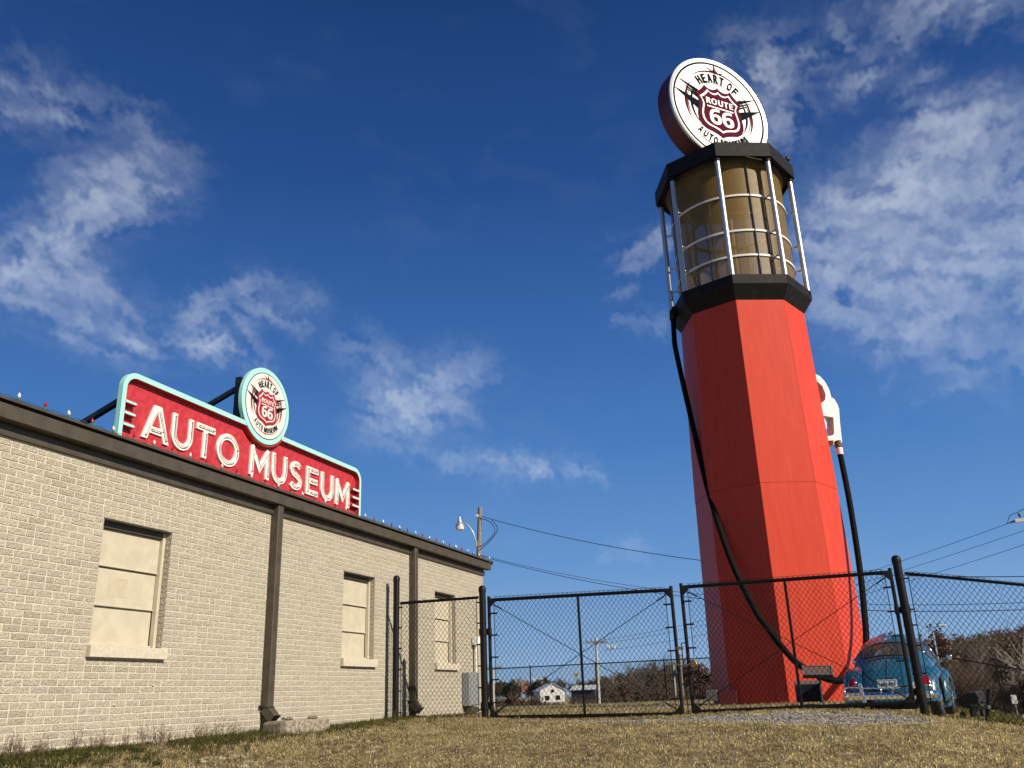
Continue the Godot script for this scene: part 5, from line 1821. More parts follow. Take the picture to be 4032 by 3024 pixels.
# ---------- floodlights on the grass ----------
func floodlights() -> void:
	mat.lamp_black = mk(lin(0.012, 0.012, 0.012), 0.5)
	mat.lamp_gray = mk(lin(0.10, 0.10, 0.098), 0.55)
	mat.lamp_glass = mk(lin(0.10, 0.09, 0.085), 0.05)
	# finned lamp seen from behind
	var t := thing("floodlight", "black finned floodlight seen from behind, on the grass before the tower's lit side", "floodlight", P(-0.92, -0.37, 19.0))
	var c := P(-0.915, -0.10, 19.0)
	var bs := Basis(Vector3.UP, 0.05) * Basis(Vector3(1, 0, 0), -0.12)
	var b := MB.new()
	b.cbox(c + bs * Vector3(0, 0.0, -0.06), Vector3(0.46, 0.34, 0.10), 0.012, bs)
	put("housing", b, mat.lamp_black, t)
	b = MB.new()
	b.cbox(c + bs * Vector3(0, 0.165, 0.02), Vector3(0.46, 0.045, 0.16), 0.01, bs * Basis(Vector3(1, 0, 0), 0.5))
	put("lid", b, mat.lamp_gray, t)
	for i in 13:
		b = MB.new()
		b.cbox(c + bs * Vector3(lerpf(-0.21, 0.21, i / 12.0), 0.06, 0.03), Vector3(0.011, 0.15, 0.10), 0.004, bs)
		b.cbox(c + bs * Vector3(lerpf(-0.21, 0.21, i / 12.0), -0.10, 0.03), Vector3(0.011, 0.145, 0.10), 0.004, bs)
		put("fin", b, mat.lamp_black, t)
	b = MB.new()
	b.box(c + Vector3(0, -0.24, -0.04), Vector3(0.3, 0.03, 0.08))
	b.rod(c + Vector3(0, -0.22, -0.04), c + Vector3(0, -0.40, -0.04), 0.03, 8)
	put("stand", b, mat.lamp_black, t)
	# tilted lamp, its glass mirroring the red wall
	t = thing("floodlight", "flat rectangular floodlight under the hose, its glass reflecting the red wall", "floodlight", P(-0.72, -0.38, 20.6))
	c = P(-0.735, 0.315, 20.6)
	bs = Basis(Vector3.UP, 0.05) * Basis(Vector3(0, 0, 1), -0.035) * Basis(Vector3(1, 0, 0), -0.95)
	b = MB.new()
	b.cbox(c + bs * Vector3(0, 0, -0.04), Vector3(0.62, 0.34, 0.08), 0.01, bs)
	put("housing", b, mat.lamp_black, t)
	b = MB.new()
	for q in [[0, 0.15, 0.62, 0.03], [0, -0.15, 0.62, 0.03], [-0.29, 0, 0.04, 0.27], [0.29, 0, 0.04, 0.27]]:
		b.cbox(c + bs * Vector3(q[0], q[1], 0.008), Vector3(q[2], q[3], 0.022), 0.004, bs)
	put("frame", b, mat.lamp_gray, t)
	b = MB.new()
	b.box(c + bs * Vector3(0, 0, 0.003), Vector3(0.54, 0.27, 0.004), bs)
	put("glass", b, mat.lamp_glass, t)
	b = MB.new()
	b.rod(c + Vector3(0, -0.05, -0.02), P(-0.735, -0.4, 20.58), 0.04, 8)
	b.box(c + Vector3(0, -0.12, -0.02), Vector3(0.2, 0.06, 0.1))
	put("stand", b, mat.lamp_black, t)
	# lamp on the slope right of the car
	t = thing("floodlight", "black boxy floodlight with a grey lid on the grass right of the car", "floodlight", P(1.95, -0.62, 18.6))
	c = P(1.93, -0.335, 18.6)
	bs = Basis(Vector3.UP, -0.55)
	b = MB.new()
	var pr := PackedVector2Array([Vector2(-0.24, 0.02), Vector2(-0.04, 0.12), Vector2(0.11, 0.13), Vector2(0.15, 0.085), Vector2(0.15, -0.09), Vector2(0.11, -0.13), Vector2(-0.06, -0.13), Vector2(-0.2, -0.07)])
	b.prism(pr, Transform3D(bs, c + bs * Vector3(0, 0, 0.14)), 0.28)
	put("housing", b, mat.lamp_black, t)
	b = MB.new()
	b.cbox(c + bs * Vector3(0.05, 0.135, 0), Vector3(0.17, 0.012, 0.26), 0.004, bs)
	b.cbox(c + bs * Vector3(0.06, -0.085, 0.143), Vector3(0.13, 0.06, 0.008), 0.002, bs)
	put("lid", b, mat.lamp_gray, t)
	b = MB.new()
	b.box(c + bs * Vector3(-0.03, -0.2, 0), Vector3(0.05, 0.16, 0.22), bs)
	b.lathe(c + bs * Vector3(-0.2, -0.24, 0.1), bs * Vector3(0, 0, 1), [[0.0, -0.02], [0.05, -0.02], [0.05, 0.02], [0.0, 0.02]], 12)
	b.box(c + bs * Vector3(0.12, -0.21, 0), Vector3(0.05, 0.12, 0.1), bs)
	put("stand", b, mat.lamp_black, t)
	b = MB.new()
	b.rod(c + bs * Vector3(0.15, -0.04, 0.0), P(2.02, -0.36, 16.9), 0.012, 6)
	put("cable", b, mat.lamp_black, t)
	# short leaning post beside it
	t = thing("short_post", "short black post leaning beside the boxy floodlight, behind the right-hand fence", "post", P(1.83, -0.62, 16.4))
	b = MB.new()
	b.rod(P(1.815, -0.68, 16.4), P(1.955, -0.135, 16.42), 0.031, 10)
	put("tube", b, mat.fence, t)
	b = MB.new()
	b.lathe(P(1.885, -0.40, 16.41), Vector3(0.25, 1, 0), [[0.032, -0.03], [0.04, -0.03], [0.04, 0.03], [0.032, 0.03]], 10)
	b.box(P(1.84, -0.37, 16.41), Vector3(0.12, 0.03, 0.03))
	put("clamp", b, mat.lamp_gray, t)
	# meter box and red box at the tower's left foot
	t = thing("junction_box", "small grey junction box on two legs at the left foot of the tower", "electrical box", P(-3.4, -0.37, 23.4))
	b = MB.new()
	b.cbox(P(-3.42, -0.12, 23.5), Vector3(0.26, 0.26, 0.2), 0.01)
	put("case", b, mat.lamp_gray, t)
	b = MB.new()
	for x in [-3.5, -3.34]: b.rod(P(x, -0.22, 23.5), P(x, -0.45, 23.5), 0.015, 6)
	put("leg", b, mat.lamp_black, t)
	t = thing("red_cabinet", "low dark red cabinet standing against the left foot of the tower", "cabinet", P(-2.95, -0.37, 23.6))
	b = MB.new()
	b.cbox(P(-3.02, -0.17, 23.55), Vector3(0.44, 0.34, 0.3), 0.012)
	put("case", b, mat.pump_maroon, t)
	b = MB.new()
	b.box(P(-3.02, -0.355, 23.55), Vector3(0.36, 0.05, 0.26))
	put("plinth", b, mat.lamp_black, t)

# ---------- far buildings and signs ----------
func house(called: String, label: String, cat: String, x: float, d: float, w: float, l: float, hw: float, hr: float, y0: float, turn: float, wallm: Material, roofm: Material, wins: Array, grp := "") -> Node3D:
	# gable end faces +z (towards the street camera) before turning
	var t := thing(called, label, cat, P(x, y0, d), grp)
	var fr := Transform3D(Basis(Vector3.UP, turn), P(x, y0, d))
	var b := MB.new()
	b.prism(PackedVector2Array([Vector2(-w / 2, 0), Vector2(w / 2, 0), Vector2(w / 2, hw), Vector2(0, hr), Vector2(-w / 2, hw)]), Transform3D(fr.basis, fr * Vector3(0, 0, l / 2)), l)
	var wl := put("wall", b, wallm, t)
	b = MB.new()
	var sl := Vector2(w / 2, hr - hw).normalized()
	for s in [-1.0, 1.0]:
		var ctr := Vector3(s * w / 4, (hw + hr) / 2 + 0.09, 0)
		var run := Vector2(w / 2 + 0.4, (hr - hw) / (w / 2) * (w / 2 + 0.4)).length()
		b.box(fr * (ctr + Vector3(s * 0.18, -0.18 * (hr - hw) / (w / 2), 0)), Vector3(run, 0.12, l + 0.6), fr.basis * Basis(Vector3(0, 0, 1), -s * atan2(hr - hw, w / 2)))
	put("roof", b, roofm, t)
	for q in wins:   # x, y, w, h, face (0 gable, 1 right side, 2 left side)
		b = MB.new()
		var p := MB.new()
		var f := fr
		if q[4] == 0: f = Transform3D(fr.basis, fr * Vector3(q[0], q[1], l / 2 + 0.02))
		elif q[4] == 1: f = Transform3D(fr.basis * Basis(Vector3.UP, PI / 2), fr * Vector3(w / 2 + 0.02, q[1], -q[0]))
		else: f = Transform3D(fr.basis * Basis(Vector3.UP, -PI / 2), fr * Vector3(-w / 2 - 0.02, q[1], q[0]))
		b.box(f.origin, Vector3(q[2] + 0.16, q[3] + 0.16, 0.06), f.basis)
		var wn := put("window", b, mat.white, t)
		p.box(f * Vector3(0, 0, 0.025), Vector3(q[2], q[3], 0.03), f.basis)
		put("pane", p, mat.dark_pane, wn)
	return t

func town() -> void:
	mat.dark_pane = mk(lin(0.015, 0.016, 0.018), 0.2)
	mat.house_white = mk(lin(0.62, 0.62, 0.60), 0.7)
	mat.house_gray = mk(lin(0.14, 0.145, 0.155), 0.8)
	mat.house_dark = mk(lin(0.035, 0.036, 0.042), 0.8)
	mat.metal_roof = mk(lin(0.52, 0.54, 0.56), 0.4)
	mat.pink_roof = mk(lin(0.30, 0.20, 0.20), 0.7)
	mat.brick_red = mk(lin(0.16, 0.06, 0.04), 0.85)
	mat.shed_tan = mk(lin(0.36, 0.22, 0.10), 0.75)
	mat.wood_gray = tri_mat(Color(1, 1, 1), noise_tex(61, 0.03, [lin(0.12, 0.10, 0.08), lin(0.30, 0.27, 0.23)], [0.2, 0.8], 5), 1.0, 0.9)
	mat.wood_gray.uv1_scale = Vector3(4, 0.4, 4)
	mat.wood_pale = mk(lin(0.42, 0.40, 0.36), 0.85)
	house("white_house", "white gabled house in the valley behind the left gate leaf", "house", -73.5, 224.5, 6.3, 8.6, 2.75, 4.3, -1.35, 0.52, mat.house_white, mat.metal_roof, [[-1.4, 1.0, 1.2, 1.1, 0], [1.3, 1.0, 1.2, 1.1, 0], [0.0, 2.6, 0.8, 0.8, 0], [0, 1.0, 1.2, 1.0, 2]])
	house("grey_house", "wide dark grey house with white metal roof right of the white gabled house", "house", -61.9, 218.0, 4.4, 6.0, 2.6, 3.5, -1.35, 1.5, mat.house_dark, mat.metal_roof, [[1.4, 0.8, 0.8, 1.0, 1], [-1.4, 0.8, 0.8, 1.0, 1], [1.0, 0.8, 0.7, 0.9, 0]])
	house("brick_house", "small red brick house with brown roof on the far slope", "house", -103.2, 285.0, 5.0, 5.6, 2.2, 3.5, 1.6, 1.2, mat.brick_red, mat.pink_roof, [[1.5, 1.2, 1.2, 1.2, 1], [-2.5, 1.2, 1.2, 1.2, 1]])
	# carport: white flat roof on posts above the white house
	var t := thing("carport", "white flat-roofed carport on thin posts on the rise behind the white house", "carport", P(-85.5, 1.0, 262.0))
	var b := MB.new()
	b.box(P(-89.6, 5.0, 262.0), Vector3(3.9, 0.35, 3.0), Basis(Vector3.UP, 0.3))
	put("roof", b, mat.house_white, t)
	b = MB.new()
	for q in [[-91.2, 261.0], [-88.2, 260.8], [-91.2, 263.2], [-88.2, 263.0]]: b.rod(P(q[0], 0.5, q[1]), P(q[0], 4.9, q[1]), 0.12, 6)
	put("post", b, mat.house_white, t)
	b = MB.new()
	b.box(P(-91.5, 3.6, 263.5), Vector3(4.9, 0.4, 4.0), Basis(Vector3.UP, 0.3))
	put("lower_roof", b, mat.metal_roof, t)
	# tan shed with the route shield sign beside it
	t = thing("tan_shed", "low tan timber shed with dark doorways beyond the gap in the gate", "shed", P(-28.0, -2.4, 156.0))
	b = MB.new()
	b.box(P(-28.5, -1.3, 156.0), Vector3(5.6, 3.0, 4.0))
	put("wall", b, mat.shed_tan, t)
	b = MB.new()
	b.box(P(-28.5, 0.27, 156.0), Vector3(6.0, 0.14, 4.5))
	put("roof", b, mat.wood_gray, t)
	for q in [[-29.5, 1.2], [-27.8, 1.5], [-26.2, 0.8]]:
		b = MB.new()
		b.box(P(q[0], -1.5, 153.98), Vector3(q[1], 1.7, 0.06))
		put("doorway", b, mat.dark_pane, t)
	b = MB.new()
	b.box(P(-28.3, -0.6, 153.2), Vector3(5.8, 0.12, 1.8), Basis(Vector3(1, 0, 0), 0.2))
	for x in [-30.8, -28.6, -25.7]: b.rod(P(x, -0.4, 152.4), P(x, -2.5, 152.4), 0.07, 6)
	put("porch", b, mat.shed_tan, t)
	t = thing("route_shield_sign", "white shield-shaped sign with black number 66 beside the tan shed", "sign", P(-24.6, -2.3, 146.0))
	b = MB.new()
	var sp := shield(1.7, 0.0)
	b.prism(sp, Transform3D(Basis(), P(-24.45, -0.66, 145.9)), 0.08)
	put("plate", b, mat.house_white, t)
	b = MB.new()
	b.text("66", fnt(true), Transform3D(Basis(), P(-24.45, -0.95, 145.86)), 0.95, 0.82, 0.03)
	b.text("US", fnt(true), Transform3D(Basis(), P(-24.45, -0.2, 145.86)), 0.5, 0.25, 0.03)
	put("number", b, mat.rubber, t)
	b = MB.new()
	b.rod(P(-25.2, -1.0, 145.98), P(-25.2, -2.7, 145.98), 0.06, 6)
	b.rod(P(-24.3, -1.0, 145.98), P(-24.3, -2.7, 145.98), 0.06, 6)
	put("leg", b, mat.wood_gray, t)
	# pale dirt track across the grass beyond the gates
	b = MB.new()
	for i in 40:
		var x0 := -16.0 + i * 0.34
		for q in 6:
			var d0: float = 26.6 + q * 0.8 + 0.3 * sin(x0 * 0.8)
			var d1: float = 26.6 + (q + 1) * 0.8 + 0.3 * sin(x0 * 0.8)
			b.quad(P(x0, gy(x0, d0) + 0.012, d0), P(x0 + 0.34, gy(x0 + 0.34, d0) + 0.012, d0), P(x0 + 0.34, gy(x0 + 0.34, d1) + 0.012, d1), P(x0, gy(x0, d1) + 0.012, d1), Vector3.UP)
	put("dirt_track", b, tri_mat(Color(1, 1, 1), noise_tex(63, 0.03, [lin(0.30, 0.24, 0.15), lin(0.45, 0.37, 0.25)], [0.3, 0.7], 5), 0.5, 0.95), self, "structure")
	# small things along the far roadside
	t = thing("yellow_sign", "yellow roadside sign on a pole, tiny above the distant trees", "sign", P(-74.0, -1.0, 262.0))
	b = MB.new()
	b.prism(PackedVector2Array([Vector2(-1.3, 0.0), Vector2(-0.9, 0.9), Vector2(0.5, 1.0), Vector2(1.4, 0.4), Vector2(1.0, -0.7), Vector2(-0.8, -0.8)]), Transform3D(Basis().scaled(Vector3(0.62, 0.55, 1.0)), P(-77.1, 5.75, 262.0)), 0.2)
	put("face", b, mk(lin(0.5, 0.36, 0.08), 0.5), t)
	b = MB.new()
	b.rod(P(-77.1, -1.0, 262.2), P(-77.1, 5.6, 262.2), 0.1, 6)
	put("pole", b, mat.wood_gray, t)
	t = thing("white_box", "small white box lying in the grass below the tall utility pole", "box", P(-15.4, -0.95, 60.0))
	b = MB.new()
	b.cbox(P(-15.4, -0.70, 60.0), Vector3(0.28, 0.16, 0.2), 0.02, Basis(Vector3.UP, 0.5))
	put("case", b, mat.house_white, t)
	b = MB.new()
	b.cbox(P(-15.4, -0.60, 60.0), Vector3(0.31, 0.03, 0.23), 0.01, Basis(Vector3.UP, 0.5))
	put("lid", b, mat.metal_roof, t)
	# little white markers by the side fence
	t = thing("utility_marker", "small white and black utility marker by the fence at the right edge", "marker post", P(4.75, -1.2, 33.5))
	b = MB.new()
	b.cbox(P(4.66, -0.62, 33.6), Vector3(0.16, 0.27, 0.05), 0.01)
	put("plate", b, mat.house_white, t)
	b = MB.new()
	b.rod(P(4.66, -0.75, 33.63), P(4.68, -1.35, 33.63), 0.025, 6)
	put("stake", b, mat.wood_gray, t)
	t = thing("valve_box", "small pale valve box lying in the grass by the right-hand fence", "box", P(4.3, -1.15, 29.5))
	b = MB.new()
	b.cbox(P(4.28, -1.06, 29.5), Vector3(0.3, 0.2, 0.25), 0.02, Basis(Vector3.UP, 0.4))
	put("case", b, mat.wood_pale, t)
	b = MB.new()
	b.cbox(P(4.28, -0.955, 29.5), Vector3(0.24, 0.03, 0.2), 0.01, Basis(Vector3.UP, 0.4))
	put("cap", b, mat.lamp_gray, t)

# ---------- bare trees ----------
var twigs: Array = []

func branch(b: MB, p: Vector3, dir: Vector3, len: float, r: float, lvl: int, g: RandomNumberGenerator, o: Dictionary) -> void:
	var n := 3 if lvl < 2 else 2
	var q := p
	var d := dir
	var r0 := r
	for i in n:
		var q2 := q + d * (len / n)
		var r1 := r0 * (0.80 if lvl < o.levels else 0.6)
		taper(b, q, q2, r0, r1, 5 if lvl < 1 else 3)
		if lvl < o.levels:
			var kids: int = o.kids[mini(lvl, o.kids.size() - 1)]
			for k in kids:
				if i == 0 and lvl == 0 and o.get("clear", true): continue
				var a := g.randf() * TAU
				var side := d.cross(Vector3(sin(a), 0.3, cos(a))).normalized()
				var sp: float = g.randf_range(o.spread * 0.55, o.spread)
				var nd := (d * cos(sp) + side * sin(sp) + Vector3(0, o.up, 0)).normalized()
				branch(b, q.lerp(q2, g.randf_range(0.3, 1.0)), nd, len * g.randf_range(0.42, 0.68), r1 * g.randf_range(0.42, 0.62), lvl + 1, g, o)
		elif o.has("leaf"):
			for k in o.leaf:
				var c: Vector3 = q.lerp(q2, g.randf()) + Vector3(g.randf_range(-1, 1), g.randf_range(-1, 1), g.randf_range(-1, 1)) * o.ls * 1.6
				var x: Vector3 = Vector3(g.randf_range(-1, 1), g.randf_range(-1, 1), g.randf_range(-1, 1)).normalized() * o.ls
				var y: Vector3 = x.cross(Vector3(g.randf_range(-1, 1), g.randf_range(-1, 1), g.randf_range(-1, 1))).normalized() * o.ls * 0.7
				o.lb.ftri(c - x, c + y, c + x, y.cross(x).normalized())
				o.lb.ftri(c - x, c - y, c + x, y.cross(x).normalized())
		q = q2
		r0 = r1
		d = (d + Vector3(g.randf_range(-1, 1), g.randf_range(-0.5, 1) * 0.6, g.randf_range(-1, 1)) * o.bend + Vector3(0, o.up * 0.4, 0)).normalized()

func taper(b: MB, p: Vector3, q: Vector3, r0: float, r1: float, sides: int) -> void:
	var t := (q - p).normalized()
	var x := t.cross(Vector3(0.31, 0.17, 0.93)).normalized()
	var y := t.cross(x)
	for k in sides:
		var a := TAU * k / sides
		var e := TAU * (k + 1) / sides
		var da := x * cos(a) + y * sin(a)
		var de := x * cos(e) + y * sin(e)
		b.quads(p + da * r0, p + de * r0, q + de * r1, q + da * r1, da, de, de, da)

# a tree 1 m high to be scaled: [wood mesh, leaf mesh or null]
func tree_kind(sd: int, o: Dictionary, wood: Material, leafm: Material = null) -> Array:
	var g := RandomNumberGenerator.new()
	g.seed = sd
	var b := MB.new()
	o.lb = MB.new()
	var stems: int = o.get("stems", 1)
	for i in stems:
		var a := TAU * i / stems + g.randf()
		var lean := 0.0 if stems == 1 else g.randf_range(0.15, 0.5)
		branch(b, Vector3(0, -0.03, 0), Vector3(sin(a) * lean, 1, cos(a) * lean).normalized(), o.trunk, o.r, 0, g, o)
	var top := 0.0
	for v in b.v: top = maxf(top, v.y)
	for v in [b, o.lb]:
		for i in v.v.size(): v.v[i] /= top
	return [b.mesh(wood), o.lb.mesh(leafm) if leafm and o.lb.v.size() > 0 else null]

func woods() -> void:
	mat.bark = mk(lin(0.085, 0.070, 0.055), 0.95)
	mat.bark_gray = mk(lin(0.13, 0.11, 0.09), 0.95)
	mat.bark_red = mk(lin(0.10, 0.068, 0.05), 0.95)
	mat.bark_pale = mk(lin(0.52, 0.47, 0.40), 0.85)
	mat.leaf_rust = mk(lin(0.11, 0.062, 0.036), 0.9)
	mat.leaf_brown = mk(lin(0.10, 0.075, 0.048), 0.9)
	mat.leaf_green = mk(lin(0.075, 0.078, 0.036), 0.9)
	for m in ["leaf_rust", "leaf_brown", "leaf_green"]:
		mat[m].backlight_enabled = true
		mat[m].backlight = Color(0.25, 0.2, 0.12)
	var kinds := [
		tree_kind(1, {"levels": 4, "kids": [3, 3, 2, 2], "spread": 0.85, "up": 0.14, "bend": 0.14, "trunk": 0.5, "r": 0.020}, mat.bark),
		tree_kind(2, {"levels": 4, "kids": [3, 3, 2, 2], "spread": 0.7, "up": 0.2, "bend": 0.12, "trunk": 0.55, "r": 0.018}, mat.bark_gray),
		tree_kind(3, {"levels": 3, "kids": [3, 3, 3], "spread": 0.9, "up": 0.12, "bend": 0.16, "trunk": 0.42, "r": 0.02, "leaf": 5, "ls": 0.016}, mat.bark, mat.leaf_rust),
		tree_kind(4, {"levels": 3, "kids": [3, 3, 3], "spread": 0.8, "up": 0.15, "bend": 0.15, "trunk": 0.45, "r": 0.02, "leaf": 4, "ls": 0.015}, mat.bark_gray, mat.leaf_brown),
		tree_kind(5, {"levels": 3, "kids": [3, 2, 2], "spread": 0.75, "up": 0.2, "bend": 0.15, "trunk": 0.36, "r": 0.012, "stems": 7, "clear": false}, mat.bark_red),
		tree_kind(6, {"levels": 3, "kids": [3, 3, 3], "spread": 0.8, "up": 0.15, "bend": 0.15, "trunk": 0.42, "r": 0.02, "leaf": 7, "ls": 0.02}, mat.bark, mat.leaf_green),
	]
	# trees one can tell apart: [kind, x/d, d, height, name, label, category, group]
	var list := [
		[1, 0.079, 96.0, 7.6, "bare_tree", "tall bare grey tree against the sky, left end of the row above the blue car", "tree"],
		[0, 0.098, 100.0, 8.0, "bare_tree", "tall bare tree against the sky, middle of the row above the blue car", "tree"],
		[1, 0.114, 97.0, 7.8, "bare_tree", "tall bare tree against the sky, right end of the row above the blue car", "tree"],
		[1, 0.128, 104.0, 8.8, "bare_tree", "tall thin bare tree on the slope left of the pale-limbed tree", "tree"],
		[0, -0.196, 140.0, 9.6, "bare_tree", "pale bare tree rising highest over the trees at the gate gap", "tree"],
		[1, -0.225, 138.0, 8.0, "bare_tree", "grey bare tree left of the highest tree behind the left gate leaf", "tree"],
		[1, -0.18, 142.0, 9.2, "bare_tree", "grey bare tree at the left edge of the tower's foot", "tree"],
		[5, -0.3735, 190.0, 6.4, "green_tree", "dull green bushy tree left of the white house", "tree"],
		[5, -0.343, 240.0, 7.0, "green_tree", "dull green tree above the carport roof", "tree"],
		[2, -0.158, 120.0, 7.2, "rusty_tree", "rust-brown leafy tree close left of the tower's foot", "tree"],
		[2, -0.150, 112.0, 6.4, "rusty_tree", "rust-brown bushy tree touching the tower's left edge", "tree"],
		[2, -0.375, 112.0, 3.6, "brown_shrub", "large brown shrub just right of the left gate post", "shrub"],
		[2, -0.355, 104.0, 2.9, "brown_shrub", "brown shrub in front of the low grey house", "shrub"],
		[4, -0.318, 92.0, 2.0, "brown_shrub", "low twiggy shrub before the white house", "shrub"],
		[4, -0.282, 84.0, 2.2, "brown_shrub", "reddish twiggy shrub left of the tall utility pole", "shrub"],
		[2, -0.248, 112.0, 4.4, "brown_shrub", "big brown shrub right of the tall utility pole", "shrub"],
		[3, -0.228, 116.0, 4.0, "brown_shrub", "big brown shrub in front of the grey bare trees", "shrub"],
		[4, -0.262, 80.0, 1.9, "brown_shrub", "low greenish shrub at the foot of the tall utility pole", "shrub"],
		[4, 0.098, 44.0, 3.0, "thicket", "thicket of upright bare stems behind the boxy floodlight", "shrub"],
		[4, 0.110, 48.0, 3.4, "thicket", "thicket of upright bare stems behind the sloping fence rail", "shrub"],
		[4, 0.088, 52.0, 3.2, "thicket", "thicket of bare stems close right of the blue car", "shrub"],
	]
	var protos := {}
	for q in list:
		var x: float = q[1] * q[2]
		var pos := P(x, gy(x, q[2]) - 0.1, q[2])
		var grp := {"bare_tree": "bare trees in the distance", "green_tree": "green trees on the far slope", "rusty_tree": "rusty trees by the tower", "brown_shrub": "brown shrubs in the valley", "thicket": "bare thickets by the side fence"}.get(q[4], "") as String
		var key: String = q[4] + str(q[0])
		var o: Node3D
		if protos.has(key):
			o = protos[key].duplicate()
			o.name = numbered(q[4])
			add_child(o)
			o.position = pos
			meta(o, q[5], q[6], grp)
		else:
			o = thing(q[4], q[5], q[6], pos, grp)
			var tr := MeshInstance3D.new()
			tr.name = "trunk"
			tr.mesh = kinds[q[0]][0]
			o.add_child(tr)
			if kinds[q[0]][1]:
				var cr := MeshInstance3D.new()
				cr.name = "crown"
				cr.mesh = kinds[q[0]][1]
				o.add_child(cr)
			protos[key] = o
		o.basis = Basis(Vector3.UP, rng.randf() * TAU).scaled(Vector3(q[3] * 1.15, q[3], q[3] * 1.15))
	# the pale sycamore at the right edge
	var pk := tree_kind(12, {"levels": 4, "kids": [2, 3, 2, 2], "spread": 1.0, "up": 0.06, "bend": 0.2, "trunk": 0.55, "r": 0.022}, mat.bark_pale)
	var sx := 0.1545 * 66.0
	var sy := thing("pale_tree", "bare tree with whitish limbs at the right edge of the view", "tree", P(sx, gy(sx, 66.0) - 0.1, 66.0))
	var sm := MeshInstance3D.new()
	sm.name = "trunk"
	sm.mesh = pk[0]
	sy.add_child(sm)
	sy.basis = Basis(Vector3.UP, 1.2).scaled(Vector3(7.0, 5.9, 7.0))
	sx = 0.1105 * 74.0
	var s2 := thing("pale_tree", "thin bare tree with pale trunk left of the whitish-limbed tree", "tree", P(sx, gy(sx, 74.0) - 0.1, 74.0))
	var sm2 := sm.duplicate()
	s2.add_child(sm2)
	s2.basis = Basis(Vector3.UP, 3.0).scaled(Vector3(3.2, 5.2, 3.2))
	# woods that read as one mass
	var g := RandomNumberGenerator.new()
	g.seed = 91
	var places := [[], [], [], [], [], []]
	var add := func(k: int, x: float, d: float, h: float):
		places[k].append(Transform3D(Basis(Vector3.UP, g.randf() * TAU).scaled(Vector3(h * g.randf_range(0.95, 1.35), h, h * g.randf_range(0.95, 1.35))), P(x, gy(x, d) - 0.15, d)))
	for i in 620:   # wooded hill on the right
		var d := g.randf_range(92.0, 330.0)
		var rr := g.randf_range(0.05, 0.30)
		var h := g.randf_range(4.6, 8.6)
		add.call([0, 1, 2, 2, 3, 3, 0, 2][g.randi() % 8], rr * d, d, h)
	for i in 150:   # scrub at its foot
		var d := g.randf_range(58.0, 100.0)
		add.call([3, 4, 2, 4][g.randi() % 4], g.randf_range(0.075, 0.26) * d, d, g.randf_range(1.2, 3.2))
	for i in 170:   # wood left of the tower
		var d := g.randf_range(126.0, 230.0)
		var rr := g.randf_range(-0.262, -0.10)
		add.call([0, 1, 1, 0, 3, 1][g.randi() % 6], rr * d, d, g.randf_range(5.2, 8.2) * (0.72 if rr < -0.24 else 1.0) * d / 150.0 * 0.93)
	for i in 90:   # thick scrub below it
		var d := g.randf_range(100.0, 150.0)
		add.call([2, 3, 4, 4][g.randi() % 4], g.randf_range(-0.27, -0.12) * d, d, g.randf_range(2.0, 3.8))
	for i in 260:   # far ridge all along the horizon
		var d := g.randf_range(280.0, 430.0)
		var rr := g.randf_range(-0.75, 0.06)
		add.call([0, 1, 2, 3, 5, 3][g.randi() % 6], rr * d, d, g.randf_range(5.0, 9.0))
	for i in 190:   # scrub in the valley
		var d := g.randf_range(66.0, 200.0)
		var rr := g.randf_range(-0.46, -0.21)
		var top := g.randf_range(-0.0105, -0.0045 if rr > -0.345 and rr < -0.30 else 0.003)
		var h := top * d - gy(rr * d, d)
		if h > 0.5: add.call([3, 3, 4, 4, 2][g.randi() % 5], rr * d, d, h)
	for i in 120:   # behind the camera and to the sides, for what the car and glass mirror
		var a := g.randf_range(0.4, 1.0) * TAU
		var d := g.randf_range(90.0, 200.0)
		var x := sin(a) * d
		var dd := -absf(cos(a) * d)
		add.call([0, 2, 3][g.randi() % 3], x, dd, g.randf_range(5.0, 9.0))
	var names := ["bare_woods", "grey_woods", "rusty_woods", "brown_woods", "scrub", "green_woods"]
	var labels := ["dark leafless woods on the far hills", "grey leafless woods on the far hills", "woods with rust-brown leaves on the far hills", "woods with dull brown leaves on the far hills", "low tangled scrub in the valley", "dull green trees on the far ridge"]
	for k in 6:
		if places[k].is_empty(): continue
		var holder := thing(names[k], labels[k], "woods")
		holder.set_meta("kind", "stuff")
		for part in 2:
			if kinds[k][part] == null: continue
			var mm := MultiMesh.new()
			mm.transform_format = MultiMesh.TRANSFORM_3D
			mm.mesh = kinds[k][part]
			mm.instance_count = places[k].size()
			for i in places[k].size(): mm.set_instance_transform(i, places[k][i])
			var mi := MultiMeshInstance3D.new()
			mi.name = ["trunks", "crowns"][part]
			mi.multimesh = mm
			mi.set_meta("kind", "stuff")
			holder.add_child(mi)

# ---------- poles and wires ----------
func sag_wire(called: String, label: String, a: Vector3, b: Vector3, sag: float, r := 0.011) -> void:
	var p := []
	for i in 33:
		var k := i / 32.0
		p.append(a.lerp(b, k) - Vector3(0, sag * 4.0 * k * (1.0 - k), 0))
	var m := MB.new()
	m.tube(p, r, 5)
	meta(put(called, m, mat.rubber), label, "wire", "overhead wires")

